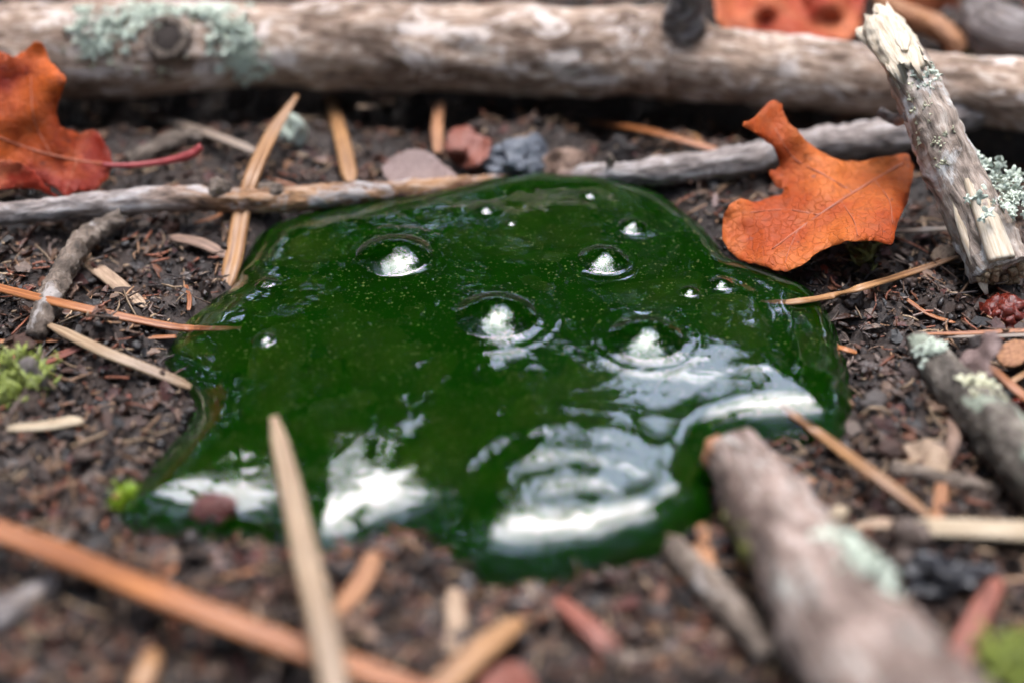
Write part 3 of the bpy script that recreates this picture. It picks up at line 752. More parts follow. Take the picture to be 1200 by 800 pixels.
twig('curved_root', [(1030, 2, 0.35), (1068, 22, 0.5), (1105, 36, 0.5), (1128, 62, 0.3)], [13, 14, 14, 13], M['flake_orange'], 'curved orange brown root beyond the thick fallen branch', 55, 'root')
twig('mossy_stick', [(1150, 20, 0.5), (1185, 45, 0.5), (1290, 90, 0.6)], [30, 34, 38], M['bark_grey'], 'grey stick end beyond the thick fallen branch', 56, 'stick')
twig('buried_twig', [(150, 190, 0.12), (205, 166, 0.15), (250, 160, 0.1)], [10, 12, 9], M['bark_rough'], 'half buried brown twig under the fallen branch by the red leaf stem', 57)

def on_slime(px, py, dz):
    z = 0.3
    for _ in range(4):
        p = at(px, py, z+dz); d_ = edge_dist([p[:2]]); z = max(float(slime_z(p[:1], p[1:2], d_)[0]), gz(p[0], p[1])+(0.08 if d_[0] < 0.1 else -1))
    return at(px, py, z+dz)
# ------------------------------------------------------------------ dry needles
def needle(name, pts, wpx, mat, label, seed, group=None, onsoil=True, **kw):
    P = [on_slime(*q[:3]) if len(q) == 4 else gp(*q) if onsoil else at(*q) for q in pts]
    ws = [0.86*w_/ppc(p) for w_, p in zip(wpx, P)]
    V, F, G = blade(P, ws, seed=seed, **kw)
    return tag(mk(name, V, F, mat, None, G), label, 'pine needle' if 'needle' in name else 'grass blade', group)
needle('pine_needle', [(-70, 318, 0.26), (0, 338, 0.24), (90, 360, 0.22), (190, 381, 0.12), (222, 385, 0.0, 1), (252, 387, -0.05, 1), (285, 389, -0.16, 1)], [17, 17, 18, 17, 15, 12, 8], M['needle_orange'], 'grooved orange needle pair running under the knobbly twig into the slime', 1, n=60)
needle('pine_needle', [(-60, 401, 0.12), (60, 399, 0.12), (190, 395, 0.16), (206, 394, 0.2)], [9, 9, 9, 7], M['needle_orange'], 'thin straight orange needle ending at the slime margin', 2)
needle('straw_blade', [(56, 380, 0.20), (120, 411, 0.22), (180, 435, 0.20), (224, 454, 0.12)], [17, 21, 22, 20], M['needle_straw'], 'pale straw blade whose tip touches the slime edge', 3)
needle('grass_blade', [(348, 112, 0.85), (318, 158, 0.66), (296, 205, 0.42), (283, 250, 0.16), (275, 296, 0.10), (270, 318, 0.02, 1), (264, 342, -0.12, 1)], [11, 20, 24, 25, 26, 25, 22], M['needle_tan'], 'tan blade passing under the long thin twig and into the slime', 4, n=60)
needle('grass_blade', [(386, 112, 0.3), (400, 160, 0.26), (411, 214, 0.25)], [14, 21, 24], M['needle_tan'], 'short tan blade standing against the long thin twig', 5)
needle('grass_blade', [(186, 138, 0.15), (240, 155, 0.2), (300, 178, 0.2)], [13, 17, 16], M['needle_grey'], 'dull greyish blade in the hollow under the fallen branch', 6)
needle('pine_needle', [(684, 142, 0.18), (760, 154, 0.24), (850, 180, 0.2)], [13, 15, 15], M['needle_orange'], 'orange needle between the fallen branch and the long twig', 7)
needle('pine_needle', [(1122, 301, 0.10), (1060, 322, 0.14), (1010, 337, 0.34), (975, 347, 0.07, 1), (938, 353, 0.03, 1), (890, 358, -0.12, 1)], [11, 13, 15, 15, 13, 9], M['needle_tan'], 'grooved tan needle dipping into the slime below the oak leaf', 8, n=60)
needle('pine_needle', [(1076, 391, 0.2), (1140, 390, 0.22), (1270, 384, 0.2)], [5, 9, 10], M['needle_orange'], 'thin orange needle lying over the tip of the lichened twig', 9)
needle('pine_needle', [(1100, 395, 0.12), (1160, 394, 0.14), (1270, 390, 0.14)], [6, 8, 9], M['needle_grey'], 'dull brown needle close under the thin orange one', 10)
needle('pine_needle', [(905, 470, -0.14, 1), (930, 486, -0.02, 1), (960, 508, 0.02, 1), (1020, 553, 0.3), (1092, 606, 0.12)], [10, 15, 19, 22, 20], M['needle_tan'], 'stout tan needle with its tip dipped in the slime', 11, n=50)
needle('pine_needle', [(1158, 428, 0.32), (1200, 464, 0.34), (1260, 512, 0.34)], [15, 17, 17], M['needle_orange'], 'short orange needle pair jutting over the lichened twig', 12)
needle('pine_needle', [(1178, 452, 0.2), (1210, 432, 0.24), (1260, 405, 0.2)], [9, 11, 11], M['needle_tan'], 'tan needle crossing the short orange needle pair', 13)
needle('long_needle', [(-90, 592, 0.5), (60, 645, 0.55), (200, 702, 0.55), (330, 752, 0.5), (440, 790, 0.45), (560, 840, 0.4)], [40, 42, 44, 42, 40, 36], M['needle_orange'], 'long thick orange needle crossing in front of the slime', 14, n=60)
needle('straw_blade', [(321, 488, 1.05), (338, 560, 1.0), (358, 650, 0.95), (380, 740, 0.9), (400, 840, 0.75), (425, 950, 0.5)], [18, 30, 38, 40, 40, 40], M['needle_straw'], 'pale upright blade with blunt tip rising in front of the slime', 15, onsoil=False, n=60, taper0=0.08, tip0=0.7)
needle('grass_blade', [(610, 726, 0.2), (560, 765, 0.26), (490, 830, 0.3)], [34, 44, 48], M['needle_tan'], 'short broad tan blade on the soil in front of the slime', 16)
needle('wood_splinter', [(1076, 618, 0.16), (1140, 620, 0.2), (1290, 628, 0.2)], [38, 42, 44], M['wood_splinter'], 'broad cream wood splinter lying beside the stout tan needle', 17, tip0=0.8)['category'] = 'splinter'
needle('pine_needle', [(975, 404, 0.16), (990, 409, 0.14), (1004, 413, 0.1)], [8, 11, 9], M['needle_orange'], 'tiny orange needle stub sticking out of the slime edge', 18)
needle('pine_needle', [(218, 334, 0.08), (222, 350, 0.10), (221, 364, 0.16)], [5, 7, 7], M['needle_orange'], 'tiny upright orange needle stub near the slime edge', 19)
needle('bark_strip', [(92, 300, 0.06), (128, 326, 0.12), (170, 360, 0.06)], [22, 26, 16], M['flake_tan'], 'light brown bark strip behind the knobbly twig', 20)['category'] = 'bark'
needle('bark_strip', [(200, 278, 0.1), (236, 286, 0.14), (268, 302, 0.1)], [18, 22, 18], M['bark_flake'], 'brown bark strip beside the tan blade', 21)['category'] = 'bark'
needle('wood_chip', [(8, 502, 0.08), (50, 499, 0.12), (96, 492, 0.1)], [15, 21, 26], M['wood_splinter'], 'cream wood chip on the soil near the moss', 22)['category'] = 'wood chip'
needle('bark_strip', [(52, 425, 0.06), (75, 415, 0.10), (100, 404, 0.08)], [16, 18, 12], M['flake_red'], 'red brown bark strip behind the moss tuft', 23)['category'] = 'bark'
needle('wood_chip', [(1000, 618, 0.06), (1030, 614, 0.12), (1062, 616, 0.08)], [14, 24, 18], M['flake_tan'], 'tan wood chip between the stout needle and the thick stick', 24)['category'] = 'wood chip'
needle('wood_chip', [(1104, 560, 0.06), (1102, 590, 0.12), (1098, 612, 0.1)], [18, 20, 18], M['flake_orange'], 'orange chip standing between the dark twig and cream splinter', 25)['category'] = 'wood chip'
needle('bark_strip', [(1112, 488, 0.1), (1118, 512, 0.16), (1112, 540, 0.1)], [8, 20, 16], M['bark_flake'], 'pointed brown bark strip on the tan leaf scrap', 26)['category'] = 'bark'
needle('bark_strip', [(396, 720, 0.1), (425, 680, 0.2), (440, 648, 0.16)], [30, 36, 26], M['flake_orange'], 'orange bark strip leaning on the front edge of the slime', 27)['category'] = 'bark'
needle('bark_strip', [(530, 690, 0.1), (535, 730, 0.14), (528, 765, 0.1)], [24, 30, 26], M['flake_tan'], 'tan bark strip behind the short broad blade', 28)['category'] = 'bark'
needle('bark_strip', [(650, 700, 0.08), (690, 735, 0.14), (720, 765, 0.1)], [26, 36, 34], M['flake_red'], 'reddish bark strip on soil before the slime', 29)['category'] = 'bark'
needle('bark_strip', [(1170, 678, 0.2), (1140, 735, 0.24), (1110, 805, 0.2)], [26, 40, 42], M['flake_red'], 'reddish brown bark strip beside the thick pinkish stick', 30)['category'] = 'bark'
needle('bark_strip', [(822, 612, 0.1), (826, 650, 0.2), (832, 690, 0.14)], [16, 28, 22], M['flake_orange'], 'bright orange bark strip at the foot of the thick stick', 31)['category'] = 'bark'
needle('wood_chip', [(160, 812, 0.2), (172, 785, 0.24), (180, 762, 0.18)], [36, 38, 26], M['needle_tan'], 'blurred tan chip below the long orange needle', 32)['category'] = 'wood chip'
needle('bark_strip', [(420, 126, 0.2), (440, 124, 0.25), (468, 116, 0.2)], [12, 15, 13], M['flake_tan'], 'tan strip tucked under the thick fallen branch', 33)['category'] = 'bark'
needle('bark_strip', [(514, 180, 0.1), (512, 150, 0.25), (516, 120, 0.25)], [16, 17, 14], M['flake_orange'], 'brown strip standing under the thick fallen branch', 34)['category'] = 'bark'
needle('pine_needle', [(1040, 272, 0.1), (1080, 270, 0.16), (1120, 268, 0.1)], [12, 14, 12], M['needle_grey'], 'brown needle stub between the oak leaf and broken stick', 35)

# ------------------------------------------------------------------ leaves
def leaf(name, outline, anchors, mat, label, veins=None, step=9.0, cat='leaf', wav=0.05, seed=0, th=0.013, parent=None, power=3.0):
    """a dry leaf: outline and height anchors (x, y, height) measured on the picture, turned into a curled sheet of real thickness"""
    O = np.array(outline, float); n = len(O)
    O = catmull(np.vstack([O[-1:], O, O[:2]]), (n+2)*8)
    O = O[8:8+n*8-4]; r = np.random.default_rng(seed)
    O = O+1.4*np.stack([vnoise(xy0(np.arange(len(O))*0.45, seed), 1), vnoise(xy0(np.arange(len(O))*0.45, seed+9), 2)], -1)
    lo, hi = O.min(0), O.max(0); pts = [tuple(p) for p in O]; ed = [(i, (i+1) % len(O)) for i in range(len(O))]
    for a in np.arange(lo[0], hi[0], step):
        for b in np.arange(lo[1], hi[1], step): pts.append((a+r.uniform(-.3, .3)*step, b+r.uniform(-.3, .3)*step))
    vo, eo, fo, *_ = delaunay_2d_cdt([Vector(p) for p in pts], ed, [], 1, 1e-4)
    P = np.array([v[:] for v in vo]); A = np.array(anchors, float)
    na = len(A); D_ = np.sqrt(((A[:, None, :2]-A[None, :, :2])**2).sum(-1))/100+1e-6
    K = np.zeros((na+3, na+3)); K[:na, :na] = D_*D_*np.log(D_)+np.eye(na)*0.02; K[:na, na] = 1; K[:na, na+1:] = A[:, :2]/100; K[na:, :na] = K[:na, na:].T
    TP = np.linalg.lstsq(K, np.concatenate([A[:, 2], [0, 0, 0]]), rcond=None)[0]
    def height(q):
        d = np.sqrt(((q[:, None, :]-A[None, :, :2])**2).sum(-1))/100+1e-6
        return (d*d*np.log(d)) @ TP[:na]+TP[na]+(q/100) @ TP[na+1:]
    z = height(P)+(wav*fbm(xy0(P[:, 0]*0.03, P[:, 1]*0.03, seed), 2, seed)+0.25*wav*fbm(xy0(P[:, 0]*0.09, P[:, 1]*0.09, seed), 2, seed+3))
    V = np.array([at(a, b, c) for (a, b), c in zip(P, z)])
    used = sorted({i for f in fo for i in f}); mp = {k: j for j, k in enumerate(used)}
    V = V[used]; F = [tuple(mp[i] for i in f) for f in fo]
    nrm = np.zeros_like(V)
    for f in F:
        c = np.cross(V[f[1]]-V[f[0]], V[f[2]]-V[f[0]]); nrm[list(f)] += c
    nrm /= np.linalg.norm(nrm, axis=1)[:, None]+1e-12
    if nrm[:, 2].mean() < 0: nrm = -nrm; F = [f[::-1] for f in F]
    m = len(V); cnt = {}
    for f in F:
        for i in range(len(f)): cnt.setdefault(tuple(sorted((f[i], f[(i+1) % len(f)]))), []).append((f[i], f[(i+1) % len(f)]))
    FF = F+[tuple(i+m for i in f[::-1]) for f in F]+[(b, a, a+m, b+m) for k, l in cnt.items() if len(l) == 1 for a, b in l]
    VV = np.vstack([V+nrm*th/2, V-nrm*th/2])
    o = mk(name, VV, FF, mat, parent, VV)
    if parent is None: tag(o, label, cat)
    for k, (vn, vp, vw) in enumerate(veins or []):
        q = catmull(np.array(vp, float), 24); zz = height(q)+wav*fbm(xy0(q[:, 0]*0.03, q[:, 1]*0.03, seed), 2, seed)+0.25*wav*fbm(xy0(q[:, 0]*0.09, q[:, 1]*0.09, seed), 2, seed+3)+0.006
        pth = [at(a, b, c) for (a, b), c in zip(q, zz)]
        vv, ff, gg = tube(pth, [vw, vw*0.5], 24, 8, 0, 0, k, 0); mk(vn, vv, ff, M['leaf_vein'], o, gg)
    return o
leaf('oak_leaf', [(902, 119), (914, 122), (922, 140), (936, 156), (962, 178), (985, 188), (1010, 189), (1040, 184), (1064, 182), (1070, 205), (1064, 235), (1052, 262), (1044, 286),
                  (1020, 282), (990, 284), (962, 294), (938, 312), (915, 318), (888, 310), (866, 304), (850, 288), (847, 266), (852, 246), (866, 234), (890, 236), (918, 226), (908, 216), (902, 202), (912, 196), (910, 178), (896, 164), (874, 150), (872, 144), (884, 138)],
     [(902, 119, 1.55), (875, 148, 1.45), (912, 180, 1.0), (905, 212, 0.75), (865, 236, 0.72), (848, 270, 0.55), (868, 304, 0.42), (915, 318, 0.44), (960, 292, 0.62), (1000, 282, 0.8), (1044, 286, 0.75), (1062, 235, 0.85), (1066, 185, 0.95), (990, 190, 1.0), (940, 162, 1.2), (980, 235, 0.78), (920, 262, 0.62)],
     M['leaf_orange'], 'orange dry oak leaf lying on the slime edge under the broken stick',
     [('midrib', [(1058, 192), (1010, 220), (960, 252), (905, 292)], 0.022), ('side_vein', [(1000, 226), (965, 205), (930, 185), (908, 150)], 0.013), ('side_vein', [(960, 252), (920, 246), (870, 250)], 0.011),
      ('side_vein', [(985, 236), (1000, 258), (1005, 276)], 0.011), ('side_vein', [(1025, 212), (1042, 235), (1046, 262)], 0.010), ('side_vein', [(935, 270), (925, 292), (920, 308)], 0.009)], seed=3, wav=0.07)
lf = leaf('oak_leaf', [(-120, 60), (-70, 45), (-40, 66), (0, 60), (15, 68), (28, 60), (42, 50), (52, 56), (62, 76), (76, 92), (72, 112), (66, 130), (72, 148), (92, 156), (110, 154), (126, 172), (131, 192), (124, 212), (106, 224), (88, 226), (78, 232), (66, 220), (40, 214), (0, 210), (-60, 210), (-120, 190), (-140, 120)],
     [(42, 50, 2.1), (0, 62, 2.0), (76, 92, 1.75), (68, 128, 1.35), (110, 155, 0.95), (131, 192, 0.72), (78, 231, 0.42), (0, 140, 1.25), (40, 190, 0.75), (100, 200, 0.62), (-120, 60, 2.1), (-100, 190, 0.8), (0, 205, 0.62)],
     M['leaf_russet'], 'russet oak leaf with red stem propped against the fallen branch',
     [('midrib', [(130, 193), (90, 188), (40, 176), (-30, 150)], 0.02), ('side_vein', [(60, 182), (40, 140), (36, 90)], 0.011), ('side_vein', [(90, 188), (84, 205), (78, 222)], 0.009)], seed=6, wav=0.05)
V, F, G = tube([at(120, 193, 0.74), at(150, 194, 0.72), at(190, 190, 0.72), at(222, 182, 0.8), at(236, 172, 0.9)], [0.032, 0.036, 0.045, 0.065, 0.05], 40, 12, 0.03, 0.05, 4); mk('leaf_stem', V, F, M['leaf_stem'], lf, G)
leaf('curled_lobe', [(-110, 190), (-40, 186), (0, 187), (20, 190), (40, 202), (56, 220), (70, 233), (56, 228), (38, 222), (0, 222), (-60, 226), (-110, 230)],
     [(0, 187, 1.0), (40, 203, 0.85), (70, 233, 0.42), (30, 222, 0.6), (0, 222, 0.62), (-110, 190, 1.0), (-110, 230, 0.6)], M['leaf_red'], None, seed=7, parent=lf)
leaf('fallen_leaf', [(832, -60), (838, 10), (850, 36), (900, 40), (960, 46), (1000, 44), (1012, 10), (1006, -60), (920, -90)],
     [(835, -60, 1.9), (850, 36, 1.35), (960, 46, 1.2), (1005, 40, 1.1), (1008, -60, 1.3), (920, -20, 1.5), (920, -90, 1.8)], M['leaf_red'], 'blurred orange red leaf beyond the thick fallen branch', seed=8, wav=0.15)
leaf('fallen_leaf', [(1050, -40), (1056, 12), (1080, 26), (1108, 24), (1122, 0), (1110, -50)], [(1050, -40, 1.6), (1080, 26, 0.6), (1110, -50, 1.6)], M['leaf_red'], 'small deep red leaf beyond the curved orange root', seed=9, wav=0.1)
leaf('leaf_scrap', [(448, 200), (462, 182), (485, 176), (505, 180), (522, 196), (534, 205), (528, 218), (500, 220), (472, 212), (460, 218)], [(448, 210, 0.25), (485, 176, 0.42), (528, 215, 0.25)], M['flake_pink'], 'faded pink leaf scrap behind the long thin twig', seed=10, step=6, cat='leaf scrap')
leaf('leaf_scrap', [(522, 168), (530, 152), (548, 148), (562, 158), (575, 165), (572, 184), (556, 196), (536, 194), (526, 184)], [(522, 170, 0.3), (548, 148, 0.5), (556, 194, 0.25)], M['flake_red'], 'crumpled red brown leaf scrap in the hollow beside the blue grey stone', seed=11, step=6, wav=0.15, cat='leaf scrap')
leaf('leaf_scrap', [(636, 186), (650, 176), (672, 174), (690, 182), (694, 196), (672, 202), (646, 200)], [(636, 186, 0.3), (672, 174, 0.5), (672, 202, 0.2)], M['bark_flake'], 'brown leaf scrap behind the grey stretch of the long twig', seed=12, step=6, wav=0.1, cat='leaf scrap')
leaf('leaf_scrap', [(1122, 430), (1130, 412), (1146, 408), (1152, 392), (1164, 388), (1172, 396), (1172, 412), (1160, 424), (1162, 440), (1148, 448), (1136, 446)], [(1122, 430, 0.4), (1160, 390, 0.75), (1150, 446, 0.45)], M['flake_pink'], 'papery pink leaf scrap between the thin orange needles and lichened twig', seed=13, step=5, wav=0.08, cat='leaf scrap')
leaf('leaf_scrap', [(1036, 540), (1050, 524), (1078, 516), (1100, 520), (1112, 534), (1110, 556), (1090, 562), (1060, 556), (1040, 552)], [(1036, 540, 0.1), (1078, 516, 0.28), (1100, 556, 0.12)], M['flake_tan'], 'tan leaf scrap crossed by the thin dark twig', seed=14, step=6, cat='leaf scrap')
leaf('leaf_scrap', [(1166, 416), (1180, 402), (1200, 398), (1216, 410), (1200, 424), (1180, 430)], [(1166, 416, 0.3), (1200, 398, 0.5), (1190, 428, 0.3)], M['flake_orange'], 'orange leaf scrap beside the papery pink scrap', seed=15, step=5, cat='leaf scrap')
leaf('leaf_scrap', [(1090, 300), (1100, 288), (1120, 290), (1116, 300), (1100, 306)], [(1090, 300, 0.15), (1110, 289, 0.3)], M['flake_tan'], 'small tan leaf scrap in the shade beside the oak leaf', seed=16, step=4, cat='leaf scrap')
leaf('leaf_scrap', [(560, 810), (580, 782), (610, 776), (626, 800), (610, 830)], [(560, 810, 0.2), (600, 776, 0.4)], M['flake_red'], 'red leaf scrap behind the short broad tan blade', seed=17, step=8, cat='leaf scrap')

# ------------------------------------------------------------------ lumps, stones, moss
def blob(name, px, py, rpx, mat, label, cat, seed, stretch=(1, 1, 1), amp=0.35, freq=1.2, dz=0.35, ang=0.0, sub=4):
    p = gp(px, py+rpx*0.5, 0); r_ = rpx/ppc(p); p = p+np.array([0, 0, r_*stretch[2]*dz])
    V, F, G = lump(p, r_, sub, amp, freq, seed, stretch, ang)
    return tag(mk(name, V, F, mat, None, G, smooth=ang == 0), label, cat)
def cluster(name, px, py, rpx, mat, label, cat, seed, n=22):
    p = gp(px, py+rpx*0.4, 0); R_ = rpx/ppc(p); r = np.random.default_rng(seed); parts = []
    if name == 'bud_lump': p = at(px, py+4, 0.32)
    for k in range(n):
        v = r.normal(size=3); v /= np.linalg.norm(v); v[2] = abs(v[2])*0.8
        parts.append(lump(p+v*R_*0.72+np.array([0, 0, R_*0.2]), R_*r.uniform(0.16, 0.42), 2, 0.6, 1.8, seed+k))
    V, F, G = join(*parts); return tag(mk(name, V, F, mat, None, G), label, cat)
cluster('gum_lump', 1178, 366, 28, M['resin'], 'wet red gum lump below the broken stick', 'gum lump', 3, 70)
cluster('gum_lump', 1200, 478, 20, M['resin'], 'dark red gum lump beside the short orange needle pair', 'gum lump', 5, 24)
cluster('bud_lump', 250, 600, 25, M['gum_dark'], 'dull dark red lump stuck in the front edge of the slime', 'bud', 8, 26)
blob('stone', 604, 190, 34, M['stone_blue'], 'blue grey angular stone behind the long twig', 'stone', 4, (1.1, 0.8, 0.9), 0.3, 1.0, 0.4, 0.25)
blob('stone', 1112, 668, 32, M['stone_black'], 'black wet stone beside the cream splinter', 'stone', 6, (1.25, 1, 0.8), 0.5, 1.6, 0.2, 0.3)
blob('soil_clod', 1070, 628, 24, M['stone_brown'], 'dark soil clod at the end of the cream splinter', 'clod', 7, (1.1, 1, 0.9), 0.4, 1.4)
blob('pale_chip', 976, 600, 15, M['wood_splinter'], 'small pale fragment beside the end of the thick stick', 'wood chip', 8, (1.3, 0.9, 0.7), 0.35, 1.1)
blob('stone', 40, 448, 18, M['bark_flake_grey'], 'small grey pointed chip standing in the moss tuft', 'stone', 9, (0.8, 0.7, 1.5), 0.35, 1.2)
blob('stone', 342, 152, 20, M['lichen'], 'small lichen grey fragment beside the tan blade under the branch', 'stone', 10, (0.8, 0.8, 1.1), 0.4, 1.5)
def moss(px, py, rpx, n, mat, label, seed, h=0.5):
    p0 = gp(px, py, 0); R_ = rpx/ppc(p0); r = np.random.default_rng(seed); Vs, Fs, o = [], [], 0
    for k in range(n):
        q = p0[:2]+r.normal(size=2)*R_*0.5; b = np.array([q[0], q[1], gz(q[0], q[1])-0.03])
        d = np.array([r.normal()*0.5, r.normal()*0.5, 1.0]); d /= np.linalg.norm(d); L = h*r.uniform(0.45, 1.1)
        for s_ in range(11):
            c = b+d*L*(s_+1)/11; a = r.uniform(0, 6.28); u = np.array([math.cos(a), math.sin(a), 0.55]); l = 0.11*r.uniform(0.7, 1.2)
            sw = np.cross(u, d); sw /= np.linalg.norm(sw)+1e-9
            Vs += [c-sw*0.012, c+sw*0.012, c+u*l*0.5+sw*0.014, c+u*l, c+u*l*0.5-sw*0.014]; Fs.append((o, o+1, o+2, o+3, o+4)); o += 5
        Vs += [b-[0.008, 0, 0], b+[0.008, 0, 0], b+d*L]; Fs.append((o, o+1, o+2)); o += 3
    return tag(mk('moss_tuft', Vs, Fs, mat, None), label, 'moss')
moss(22, 462, 34, 110, M['moss'], 'small bright green moss tuft beside the straw blade', 1, 0.42)
moss(1192, 790, 36, 130, M['moss'], 'yellow green moss tuft beside the reddish bark strip', 2, 0.5)
moss(1150, 70, 30, 70, M['moss_olive'], 'olive moss tuft beyond the thick fallen branch', 3, 0.5)
moss(150, 588, 15, 60, M['slime_tip_glow'], 'low yellow green tuft added as the glow of the slime tip', 6, 0.10)  # added tuft imitating the glow of thin slime at its tip
moss(1012, 300, 20, 30, M['moss_olive'], 'tiny moss sprig in the shade under the oak leaf', 4, 0.22)

# ------------------------------------------------------------------ loose bits of litter, each its own thing
def flake(p, L, W, th, rz, tilt, seed, mat_):
    """a thin angular flake"""
    r = np.random.default_rng(seed); n = 9
    a = np.sort(r.uniform(0, 2*math.pi, n)); q = r.uniform(0.65, 1.1, n)
    x = np.cos(a)*q*L/2; y = np.sin(a)*q*W/2; z = 0.15*W*np.cos(x/L*3)+r.normal(0, 0.04, n)*W
    top = np.stack([x, y, z+th/2], -1); bot = np.stack([x*0.96, y*0.94, z-th/2], -1)
    V = np.vstack([top, bot, [[0, 0, 0.1*W+th/2], [0, 0, -th/2]]]); G = V*1.0
    G = np.stack([G[:, 1], G[:, 2], G[:, 0]], -1)+seed
    F = []
    for i in range(n):
        k = (i+1) % n; F += [(i, k, 2*n), (n+k, n+i, 2*n+1), (k, i, n+i, n+k)]
    Mx = np.array(Matrix.Rotation(rz, 3, 'Z') @ Matrix.Rotation(tilt[0], 3, 'X') @ Matrix.Rotation(tilt[1], 3, 'Y'))
    return V @ Mx.T+p, F, G
kinds = [('bark_flake', 'bark_flake', 'small brown bark flake lying loose on the soil', 'bark flake', 'loose brown bark flakes', 0.30, 0.15, 58),
         ('grey_flake', 'bark_flake_grey', 'small grey bark flake lying loose on the soil', 'bark flake', 'loose grey bark flakes', 0.32, 0.17, 46),
         ('charred_flake', 'flake_dark', 'small black flake lying loose on the wet soil', 'flake', 'loose black flakes', 0.26, 0.13, 14),
         ('tan_chip', 'flake_tan', 'small tan wood chip lying loose on the soil', 'wood chip', 'loose tan wood chips', 0.22, 0.09, 44),
         ('orange_flake', 'flake_orange', 'small orange leaf flake lying loose on the soil', 'leaf flake', 'loose orange leaf flakes', 0.20, 0.12, 40),
         ('red_flake', 'flake_red', 'small red brown leaf flake lying loose on the soil', 'leaf flake', 'loose red brown leaf flakes', 0.20, 0.13, 28),
         ('pink_flake', 'flake_pink', 'small faded pink leaf flake lying loose on the soil', 'leaf flake', 'loose pink leaf flakes', 0.24, 0.15, 26)]
LAND = [('thick fallen branch', 100, 118), ('thick fallen branch', 380, 108), ('thick fallen branch', 560, 112), ('thick fallen branch', 740, 120), ('russet oak leaf', 90, 205), ('long thin twig', 60, 262), ('long thin twig', 340, 205), ('long thin twig', 760, 185),
        ('blue grey stone', 604, 190), ('orange oak leaf', 960, 300), ('orange oak leaf', 860, 190), ('broken stick', 1140, 300), ('broken stick', 1050, 160), ('red gum lump', 1175, 380), ('lichened twig', 1110, 440), ('lichened twig', 1180, 520), ('papery pink scrap', 1150, 420),
        ('stout tan needle', 1030, 560), ('cream splinter', 1150, 625), ('black wet stone', 1112, 670), ('thick pinkish stick', 930, 600), ('thick pinkish stick', 900, 720), ('rotten twig', 840, 700), ('reddish bark strip', 690, 735), ('short broad blade', 560, 770),
        ('front edge of slime', 620, 690), ('upright pale blade', 370, 720), ('dark red lump', 250, 625), ('long orange needle', 180, 690), ('long orange needle', 60, 650), ('cream wood chip', 50, 505), ('green moss tuft', 25, 455), ('straw blade', 150, 430), ('knobbly twig', 80, 310), ('slime by the straw blade', 190, 480),
        ('grey twig piece', 40, 720), ('tan blade by the slime', 270, 290), ('wet soil edge of slime', 1000, 450), ('dark twig', 1110, 565)]
LXY = np.array([gp(a, b)[:2] for _, a, b in LAND])
def near(p): return LAND[int(np.argmin(((LXY-np.asarray(p)[:2])**2).sum(1)))][0]
r = np.random.default_rng(101); seed = 0
def spot(rnd, margin=0.10):
    while True:
        px, py = rnd.uniform(-10, 1210), 800*rnd.random()**0.9
        p = at(px, py, 0.05)
        if edge_dist([p[:2]])[0] < -margin: return p
for nm, mt, lab, cat, grp, L, W, cnt in kinds:
    for k in range(cnt):
        seed += 1; p = spot(r); f = r.uniform(0.55, 1.35)
        p = np.array([p[0], p[1], gz(p[0], p[1])+0.03])
        lf_, sz_ = r.uniform(0.8, 1.4), ('tiny' if f < 0.8 else 'small' if f < 1.1 else 'broad')
        lab_ = lab.replace('small', sz_+(' long' if lf_ > 1.15 else '')).replace('lying loose on the wet soil', 'on soil near the '+near(p)).replace('lying loose on the soil', 'on soil near the '+near(p))
        V, F, G = flake(p, L*f*lf_, W*f, 0.02+0.02*r.random(), r.uniform(0, 6.28), r.normal(0, 0.35, 2), seed, mt)
        tag(mk(nm, V, F, M[mt], None, G, smooth=False), lab_, cat, grp)
for k in range(46):
    p = spot(r); L = r.uniform(0.25, 0.8); a = r.uniform(0, 6.28); dx, dy = math.cos(a)*L/2, math.sin(a)*L/2
    P = [np.array([p[0]+s_*dx, p[1]+s_*dy, gz(p[0]+s_*dx, p[1]+s_*dy)+0.05]) for s_ in (-1, 0, 1)]
    if min(edge_dist([q[:2] for q in P])) > -0.1 or max(edge_dist([q[:2] for q in P])) > 0: continue
    mt = ['needle_orange', 'needle_tan', 'needle_grey'][k % 3]; wd = {'needle_orange': 'orange', 'needle_tan': 'tan', 'needle_grey': 'greyish'}[mt]
    V, F, G = blade(P, r.uniform(0.05, 0.11), seed=k+40, n=10)
    tag(mk('needle_fragment', V, F, M[mt], None, G), f'{"short" if L < 0.5 else "longer"} broken {wd} needle fragment on soil near the {near(p)}', 'pine needle', f'loose {wd} needle fragments')

